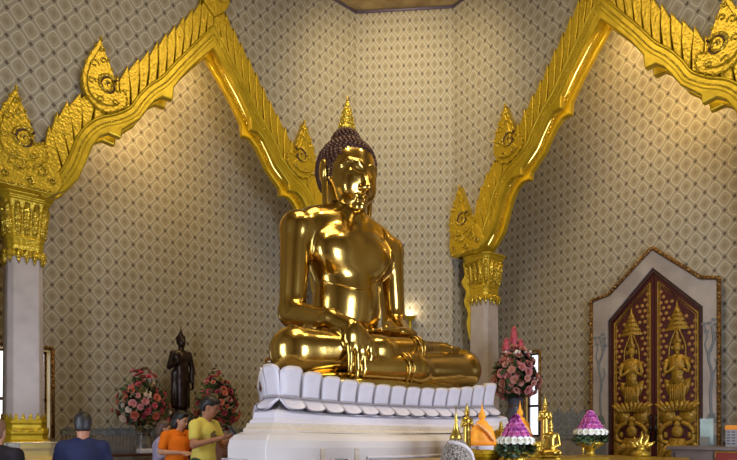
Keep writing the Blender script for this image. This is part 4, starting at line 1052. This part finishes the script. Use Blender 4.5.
# small gold statues
def little_statue(label, loc, H, kind, m, rz, base_h):
    root = empty('small_statue', loc, rz); tag(root, label, 'statue')
    s = H; B = base_h
    q = []
    if kind == 'stand':
        q += [K((0, 0, .42), (0, 0, .06), .085, .10, .04), K((0, 0, .40), (0, 0, .66), .075, .095, .04), E((0, 0, .69), (.12, .07, .08), .04), K((0, 0, .74), (0, 0, .80), .04, .036, .02)]
        q += [K((-.115, 0, .71), (-.15, -.01, .54), .036, .03, .02), K((-.15, -.01, .54), (-.06, -.12, .60), .03, .022, .02), K((.115, 0, .71), (.15, -.01, .54), .036, .03, .02), K((.15, -.01, .54), (.06, -.12, .58), .03, .022, .02)]
        q += [E((-.04, -.13, .615), (.03, .02, .04), .015), E((.04, -.13, .60), (.03, .02, .04), .015)]; hz = .86
    else:
        q += [E((0, 0, .14), (.20, .16, .11), .05), K((-.1, 0, .1), (-.24, -.12, .08), .09, .07, .04), K((.1, 0, .1), (.24, -.12, .08), .09, .07, .04), K((-.24, -.12, .08), (.12, -.19, .09), .065, .045, .03), K((.24, -.12, .08), (-.12, -.2, .06), .065, .04, .03),
              K((0, 0, .2), (0, 0, .5), .12, .13, .05), E((0, 0, .55), (.19, .10, .10), .05), K((0, 0, .62), (0, 0, .70), .055, .05, .02), K((-.18, 0, .56), (-.23, -.02, .3), .05, .042, .03), K((.18, 0, .56), (.23, -.02, .3), .05, .042, .03), K((-.23, -.02, .3), (-.20, -.2, .2), .042, .03, .02), K((.23, -.02, .3), (.04, -.17, .2), .042, .03, .02)]; hz = .79
    q += [E((0, 0, hz), (.062, .07, .085), .015), E((0, -.02, hz-.03), (.05, .055, .055), .015), K((0, -.07, hz+.01), (0, -.08, hz-.02), .008, .012, .008)]+[E((t*.062, 0, hz-.02), (.01, .02, .04), .006) for t in (-1, 1)]
    q = [(p[0], p[1]*s, p[2]*s, p[3]*s, p[4], p[5]) if p[0] == 'e' else (p[0], p[1]*s, p[2]*s, p[3]*s, p[4]*s, p[5]*s, p[6]) for p in q]
    sdf_obj('body', q, .0125*s, m, root, (0, 0, B))
    b = MB(); b.ell((0, 0, (hz+.05)*s+B), (.065*s, .072*s, .05*s), 12, 8); b.lathe([(.04*s, (hz+.08)*s+B), (.045*s, (hz+.10)*s+B), (.025*s, (hz+.13)*s+B), (.03*s, (hz+.145)*s+B), (.012*s, (hz+.19)*s+B), (.003*s, (hz+.27)*s+B)], 10); b.build('crown', m, root, smooth=True)
    r = (.17 if kind == 'stand' else .30)*s
    b = MB(); b.loft([sq(r, 0, .3), sq(r, B*.2, .3), sq(r*.8, B*.3, .3), sq(r*.75, B*.6, .3), sq(r*.95, B*.72, .3), sq(r*.9, B, .3)])
    for k in range(12): b.ell((r*.85*math.cos(k*PI/6), r*.85*math.sin(k*PI/6), B*.72), (r*.2, r*.2, B*.12), 6, 4)
    b.build('pedestal', G['altar'], root)
    return root
l = spot_at(467, 3.72); little_statue('slim gold standing statue in front of the throne petals, left of the orange robes', l, .40, 'stand', G['small'], face_cam(l)+.5, .09)
l = spot_at(545, 3.5); little_statue('tallest gold standing statue on the altar, right of the orchid pyramid', l, .44, 'stand', G['small'], face_cam(l)+.25, .14)
l = spot_at(551, 3.12); little_statue('seated gold figure at the front of the altar below the tall gold statue', l, .34, 'sit', G['small'], face_cam(l)-.2, .0+.03)
# statues wrapped in orange
def robed(label, loc, H, rz):
    root = empty('robed_statue', loc, rz); tag(root, label, 'statue', None); s = H
    b = MB(); b.loft([sq(.30*s, 0, .35), sq(.30*s, .12*s, .35), sq(.25*s, .16*s, .35), sq(.27*s, .30*s, .35)]); b.build('pedestal', G['white'], root, bevel=.006)
    q = [E((0, 0, .52), (.27, .19, .2), .08), E((0, 0, .68), (.25, .16, .2), .06), E((0, 0, .84), (.17, .12, .13), .04), K((-.2, -.02, .72), (-.25, -.06, .42), .08, .1, .06), K((.2, -.02, .72), (.25, -.06, .42), .08, .1, .06), K((-.27, -.08, .38), (.27, -.08, .38), .09, .09, .05)]
    q = [(p[0], p[1]*s, p[2]*s, p[3]*s, p[4], p[5]) if p[0] == 'e' else (p[0], p[1]*s, p[2]*s, p[3]*s, p[4]*s, p[5]*s, p[6]) for p in q]
    ro = sdf_obj('robe', q, .011*s*1.2, G['robe'], root)
    b = MB(); b.tube([(x*s, (y)*s, z*s) for x, y, z in catmull([(-.20, -.13, .86), (-.08, -.21, .78), (.08, -.24, .64), (.2, -.24, .50), (.27, -.2, .42)], 5)], .035*s, 8); b.build('sash', G['sash'], ro, smooth=True)
    q = [E((0, -.01, 1.06), (.085, .09, .11), .02), K((0, -.09, 1.07), (0, -.105, 1.03), .012, .016, .01), K((0, 0, .9), (0, 0, 1.0), .06, .05, .03)]+[E((t*.085, 0, 1.04), (.014, .025, .05), .008) for t in (-1, 1)]
    q = [(p[0], p[1]*s, p[2]*s, p[3]*s, p[4], p[5]) if p[0] == 'e' else (p[0], p[1]*s, p[2]*s, p[3]*s, p[4]*s, p[5]*s, p[6]) for p in q]
    sdf_obj('head', q, .011*s, G['robe'], root)
    b = MB(); b.lathe([(.085*s, 1.12*s), (.06*s, 1.17*s), (.035*s, 1.2*s), (.03*s, 1.26*s), (.012*s, 1.33*s), (.004*s, 1.43*s)], 12); b.build('flame_finial', G['robe'], root, smooth=True)
    return root
l = spot_at(482, 3.75); robed('orange-robed statuette on a white base, left of the orchid pyramid', (l[0], l[1], TS), .385, face_cam(l)+.3)
l = spot_at(520, 3.78); robed('orange-robed statuette behind the tip of the orchid pyramid', (l[0], l[1], TS+.06), .37, face_cam(l)+.45)
o = MB().loft([sq(.15, 0), sq(.15, .02), sq(.12, .03), sq(.13, .06)]).build('gold_stand', G['altar'], None, loc=(l[0], l[1], TS)); tag(o, 'low gold stand under the orange-robed statuette behind the orchids', 'stand')
# orchid pyramids
def pyramid(label, loc, R, z0, seed):
    rnd = random.Random(seed); root = empty('flower_pyramid', loc); tag(root, label, 'flowers')
    b = MB(); b.lathe([(R*.75, 0), (R*.7, .02), (R*.3, .06), (R*.25, z0*.45), (R*.35, z0*.6), (R*.8, z0*.82), (R*.95, z0)], 24); b.build('gold_bowl', G['altar'], root, smooth=True)
    fo = foliage(root, (0, 0, z0+.03), (R*1.04, R*1.04, .075), 760, .045, rnd); tag(fo, kind='stuff')
    b = MB(); b.lathe([(R*.5, z0+.04), (R*.7, z0+.11), (R*.08, z0+.31)], 16); b.build('cone_core', PM['violet'], root)
    proto = None; n = 17
    for i in range(n):
        a = 2*PI*i/n; d = Vector((math.cos(a), math.sin(a), .35))
        o = proto = bloom('white_bloom', PM['white'], root) if proto is None else dupc(proto, root)
        o.location = (R*.98*math.cos(a), R*.98*math.sin(a), z0+.105); o.scale = (.036,)*3; o.rotation_euler = d.to_track_quat('Z', 'Y').to_euler()
    pr2 = {}; k = 0
    for ring in range(6):
        f = ring/5.5; rr = R*.74*(1-f)+.006; m = max(1, int(2*PI*rr/.047)); zz = z0+.125+f*.20
        for i in range(m):
            a = 2*PI*(i+.5*(ring % 2))/m; d = Vector((math.cos(a), math.sin(a), .5)); mm = rnd.choice(['orchid', 'orchid', 'violet']); k += 1
            o = pr2[mm] = bloom('orchid', PM[mm], root) if mm not in pr2 else dupc(pr2[mm], root)
            s = .034*rnd.uniform(.85, 1.2); o.location = (rr*math.cos(a), rr*math.sin(a), zz); o.scale = (s, s, s); o.rotation_euler = (d+Vector((rnd.uniform(-.3, .3), rnd.uniform(-.3, .3), 0))).to_track_quat('Z', 'Y').to_euler()
    return root
l = spot_at(515.5, 3.15); pyramid('magenta orchid pyramid with white ring, in the middle of the altar', l, .145, .07, 1)
l = spot_at(590.5, 3.3, TZ); pyramid('magenta orchid pyramid on a gold bowl, right end near the red door', l, .158, .195, 2)
# patterned cone with white rolled rim and gold spire
l = spot_at(456, 3.08); root = empty('offering_cover', l, face_cam(l)); tag(root, 'patterned conical cover with thick white rim and thin gold spire', 'offering')
mc = mat('woven_pattern', srgb(176, 164, 150), .7, 0, ('voronoi', 70, .6, .01), (95, srgb(58, 48, 44), 1))
b = MB(); b.lathe([(.125, 0), (.122, .05), (.105, .12), (.07, .175), (.04, .20)], 24); b.build('cone', mc, root, smooth=True)
b = MB(); b.tube(catmull([(-.05, -.03, .168), (-.025, -.07, .17), (.03, -.08, .155), (.08, -.065, .13), (.115, -.03, .085), (.132, 0, .03), (.132, 0, 0)], 6), .016, 8); b.build('white_rim', mat('white_braid', srgb(214, 206, 206), .6, 0, ('voronoi', 90, .7, .01)), root, smooth=True)
b = MB(); b.lathe([(.05, .19), (.052, .215), (.036, .235), (.028, .262), (.016, .29), (.02, .30), (.010, .32), (.018, .345), (.008, .36), (.011, .37), (.005, .39), (.004, .46)], 14); b.build('gold_spire', G['small'], root, smooth=True)
# gold trays and stepped stands
l = spot_at(483, 3.42); o = MB().loft([sq(.10, 0, .1), sq(.13, .03, .1), sq(.12, .045, .1), sq(.145, .055, .1), sq(.15, .085, .1), sq(.13, .085, .1), sq(.12, .06, .1)]).build('gold_tray', G['carved'], None, loc=l); tag(o, 'carved gold tray at the front edge of the altar, below the left orange robe', 'tray')
l = spot_at(501, 3.7); o = MB().loft([sq(.12, 0), sq(.12, .05), sq(.09, .06), sq(.09, .11), sq(.065, .12), sq(.065, .17), sq(.075, .19), sq(.05, .20), sq(.06, .26), sq(.02, .28), sq(.008, .36)]).build('stepped_stand', G['altar'], None, loc=l, bevel=.004); tag(o, 'stepped gold stand with a spire between the two orange-robed statuettes', 'stand')
l = spot_at(536, 3.4); o = MB().loft([sq(.11, 0), sq(.11, .05), sq(.085, .06), sq(.085, .10), sq(.10, .11), sq(.10, .15), sq(.07, .16)]).build('stepped_stand', G['altar'], None, loc=l, bevel=.004); tag(o, 'stepped gold stand beside the foot of the tall gold statue', 'stand')
# gold flame ornament before the door
l = spot_at(641, 3.35, TZ); root = empty('flame_ornament', l, face_cam(l)); tag(root, 'gold flame-tipped ornament standing before the red door', 'ornament')
b = MB(); b.lathe([(.11, 0), (.11, .05), (.06, .07), (.05, .12), (.08, .14)], 16); b.build('foot', G['altar'], root, smooth=True)
b = MB()
for (u, h2, ln) in ((0, .16, .02), (-.05, .10, -.05), (.06, .11, .05), (-.10, .05, -.09), (.11, .05, .08)):
    b.tube([(u*.5, 0, .12), (u*.9-.015, 0, .12+h2*.4), (u+.012, 0, .12+h2*.75), (u+ln*.6, -.01, .13+h2*1.15)], [.035, .036, .02, .003], 7)
b.build('flames', G['small'], root, smooth=True)
# thin candle behind the right pyramid
l = spot_at(583, 3.62, TZ); root = empty('candle', l); tag(root, 'thin cream candle in a gold holder behind the right orchid pyramid', 'candle')
MB().lathe([(.04, 0), (.035, .02), (.014, .04), (.014, .24), (.028, .26)], 12).build('holder', G['small'], root, smooth=True); MB().lathe([(.011, .24), (.011, .37), (.003, .41)], 8).build('wax', G['white'], root, smooth=True)

# ------------------------------------------------------------------ cashier counter at the right
G['greyw'] = mat('grey_brown_counter', srgb(112, 98, 92), .4, 0, None, (5, srgb(98, 86, 82)))
CX, CY, CT = 8.15, 2.62, 1.17
root = empty('counter', (CX, CY, 0)); tag(root, 'grey-brown service counter at the lower right, before the door', 'counter')
b = MB(); b.box((0, 0, CT-.02), (.78, 1.3, .04)); b.build('worktop', G['greyw'], root, bevel=.006)
b = MB(); b.box((0, 0, (CT-.04)/2), (.70, 1.2, CT-.04)); b.build('cabinet', G['greyw'], root)
b = MB(); b.box((-.36, .36, .98), (.02, .38, .22)); dr = b.build('drawer', G['greyw'], root, bevel=.004)
b = MB(); b.box((-.375, .36, .99), (.02, .12, .022)); b.build('handle', G['iron'], dr, bevel=.004)
rs = MB(); rs.box((CX-.362, CY-.22, .99), (.02, .62, .26)); o = rs.build('red_sign', mat('red_sign_board', srgb(120, 30, 22), .45), None, bevel=.003); tag(o, 'dark red sign with a gold edge on the front of the counter', 'sign')
b = MB(); b.tube([(CX-.374, CY-.22+s*.30, .99+t*.12) for s, t in ((-1, -1), (1, -1), (1, 1), (-1, 1))], .008, 6, closed=True); b.build('gold_edge', G['altar'], o)
b = MB()
for k, (s, t) in enumerate(((-.12, .03), (0, .04), (.1, .03), (.17, .04))): b.box((CX-.374, CY-.22-s, .99+t*.5), (.008, .06, .03))
b.build('gold_strokes', G['altar'], o)
# brochure box: orange top, grey rows
bx = empty('brochure_box', (CX-.05, CY-.16, CT)); tag(bx, 'box with an orange top and grey rows standing on the counter', 'box')
b = MB(); b.box((0, 0, .125), (.24, .40, .25)); b.build('case', mat('grey_card', srgb(150, 146, 146), .6), bx, bevel=.004)
b = MB(); b.box((-.003, 0, .235), (.25, .41, .055)); b.build('orange_band', mat('orange_card', srgb(224, 140, 40), .6), bx, bevel=.004)
b = MB()
for r in range(5):
    for c in range(7): b.box((-.122, -.165+c*.055, .04+r*.035), (.006, .036, .016))
b.build('dark_rows', mat('dark_grey_print', srgb(86, 84, 92), .6), bx)
st2 = empty('leaflet_holder', (CX-.10, CY+.28, CT)); tag(st2, 'clear acrylic leaflet holder with a pale sheet on the counter', 'holder')
b = MB(); b.box((.02, 0, .18), (.008, .17, .36)); b.box((0, 0, .005), (.12, .17, .01)); b.build('stand', G['glass'], st2)
b = MB(); b.box((.012, 0, .185), (.004, .15, .32)); b.build('sheet', mat('pale_sheet', srgb(170, 190, 186), .5, 0, None, (6, srgb(140, 160, 150))), st2)
b = MB(); b.box((-.05, .0, .06), (.05, .10, .12)); b.build('leaflets', mat('leaflet_stack', srgb(120, 118, 112), .6), st2)

# ------------------------------------------------------------------ low furniture at the left
p = onD(228, 445, 8.6); root = empty('side_cabinet', (p.x, p.y, 0)); tag(root, 'small brown cabinet beside the throne, right of the yellow shirt', 'cabinet')
mt = mat('brown_veneer', srgb(128, 90, 70), .45, 0, None, (7, srgb(112, 76, 58)))
b = MB(); b.box((0, 0, .60), (.42, .42, 1.2)); b.build('body', mt, root, bevel=.01); b = MB(); b.box((0, 0, 1.215), (.48, .48, .03)); b.build('top', mt, root, bevel=.006)
b = MB(); b.box((-.02, -.22, 1.09), (.36, .02, .14)); d2 = b.build('drawer', mt, root, bevel=.004); b = MB(); b.ell((-.02, -.24, 1.09), .016); b.build('knob', G['small'], d2, smooth=True)
p = onY(128, 456, 9.75); root = empty('low_table', (p.x, p.y, 0)); tag(root, 'low dark table running before the left bouquet', 'table')
b = MB(); b.box((0, 0, .985), (1.5, .5, .04)); b.build('tabletop', G['darkwood'], root, bevel=.006)
for sx in (-1, 1):
    for sy in (-1, 1): MB().box((sx*.68, sy*.2, .485), (.06, .06, .96)).build('leg', G['darkwood'], root)
q = onY(147, 456, 9.7); o = MB().box((q.x, q.y, 1.04), (.28, .2, .07)).build('paper_stack', G['white'], None, bevel=.01); tag(o, 'white paper stack on the low dark table', 'papers')
p = onD(40, 445, 7.2); root = empty('display_case', (p.x, p.y, 0), .2); tag(root, 'clear case with silver trinkets before the left column base', 'case')
b = MB(); b.box((0, 0, .46), (.62, .42, .92)); b.build('cabinet', mt, root, bevel=.01)
b = MB(); b.box((0, 0, 1.07), (.62, .42, .30)); gl = b.build('glass_box', G['glass'], root)
b = MB()
for s in (-1, 1):
    for t in (-1, 1): b.tube([(s*.31, t*.21, .92), (s*.31, t*.21, 1.22)], .006, 6)
b.tube([(-.31, -.21, 1.22), (.31, -.21, 1.22), (.31, .21, 1.22), (-.31, .21, 1.22)], .006, 6, closed=True); b.build('metal_edges', mat('silver_trim', srgb(190, 190, 190), .25, .9), root)
# ------------------------------------------------------------------ light
def area(name, loc, target, size, energy, color, sy=None, spread=None):
    l = bpy.data.lights.new(name, 'AREA'); l.energy = energy; l.color = color; l.size = size
    if sy: l.shape = 'RECTANGLE'; l.size_y = sy
    if spread: l.spread = math.radians(spread)
    o = bpy.data.objects.new(name, l); COL.objects.link(o); o.location = loc
    o.rotation_euler = (Vector(target)-Vector(loc)).to_track_quat('-Z', 'Y').to_euler(); return o
def spot(name, loc, target, energy, color, ang=60, blend=.6, r=.15):
    l = bpy.data.lights.new(name, 'SPOT'); l.energy = energy; l.color = color; l.spot_size = math.radians(ang); l.spot_blend = blend; l.shadow_soft_size = r
    o = bpy.data.objects.new(name, l); COL.objects.link(o); o.location = loc
    o.rotation_euler = (Vector(target)-Vector(loc)).to_track_quat('-Z', 'Y').to_euler(); return o
WARM = (1.0, .78, .45); SOFT = (1.0, .81, .47); DAY = (.74, .82, 1.0)
# lamps on the bay side of the arches
BAY = (1.0, .71, .29)
def point(name, loc, energy, color, r=.08):
    l = bpy.data.lights.new(name, 'POINT'); l.energy = energy; l.color = color; l.shadow_soft_size = r
    o = bpy.data.objects.new(name, l); COL.objects.link(o); o.location = loc; return o
spot('bay_lamp_back', (4.3, YB+.55, 9.1), (4.1, YB+RD, 7.0), 240, BAY, 150, 1, .25)
spot('bay_lamp_right', (XR+.55, 4.7, 9.15), (XR+RD, 4.9, 7.0), 240, BAY, 150, 1, .25)
point('arch_lamp_back', (AX-1.05, YB+.55, 7.0), 60, BAY); point('arch_lamp_right', (XR+.55, AY-1.05, 7.12), 60, BAY)
# unseen ceiling lights of the hall; the area light is added soft fill
area('ceiling_fill', (4.4, 4.6, CZ-.15), (4.4, 4.6, 0), 3.2, 290, SOFT)
spot('corner_washer', (6.4, 6.8, CZ-.3), (8.4, 8.8, 8.2), 560, SOFT, 105, .9, .4)
spot('buddha_spot_left', (2.2, 3.4, CZ-.4), (4.4, 5.6, 3.6), 500, SOFT, 40, .6, .12)
spot('buddha_spot_right', (6.6, 2.6, CZ-.4), (4.7, 5.5, 3.8), 350, SOFT, 40, .6, .12)
# added cool area lamps in the unseen doorways, standing in for daylight
area('doorway_fill_front', (4.55, -1.75, 2.1), (4.55, 5, 2.1), 1.7, 430, DAY, 4.0)
area('doorway_fill_left', (-1.75, 4.7, 2.1), (5, 4.7, 2.1), 1.7, 230, DAY, 4.0)
point('sconce_glow', (8.53, 8.70, 3.86), 5, (1, .85, .6), .04)
w = bpy.data.worlds.new('sky'); SC.world = w; w.use_nodes = True
bg = w.node_tree.nodes['Background']; bg.inputs['Color'].default_value = (.75, .85, 1, 1); bg.inputs['Strength'].default_value = 1.0
SC.view_settings.view_transform = 'Standard'; SC.view_settings.look = 'None'; SC.view_settings.gamma = 1; SC.view_settings.exposure = -0.15; SC.view_settings.use_curve_mapping = False
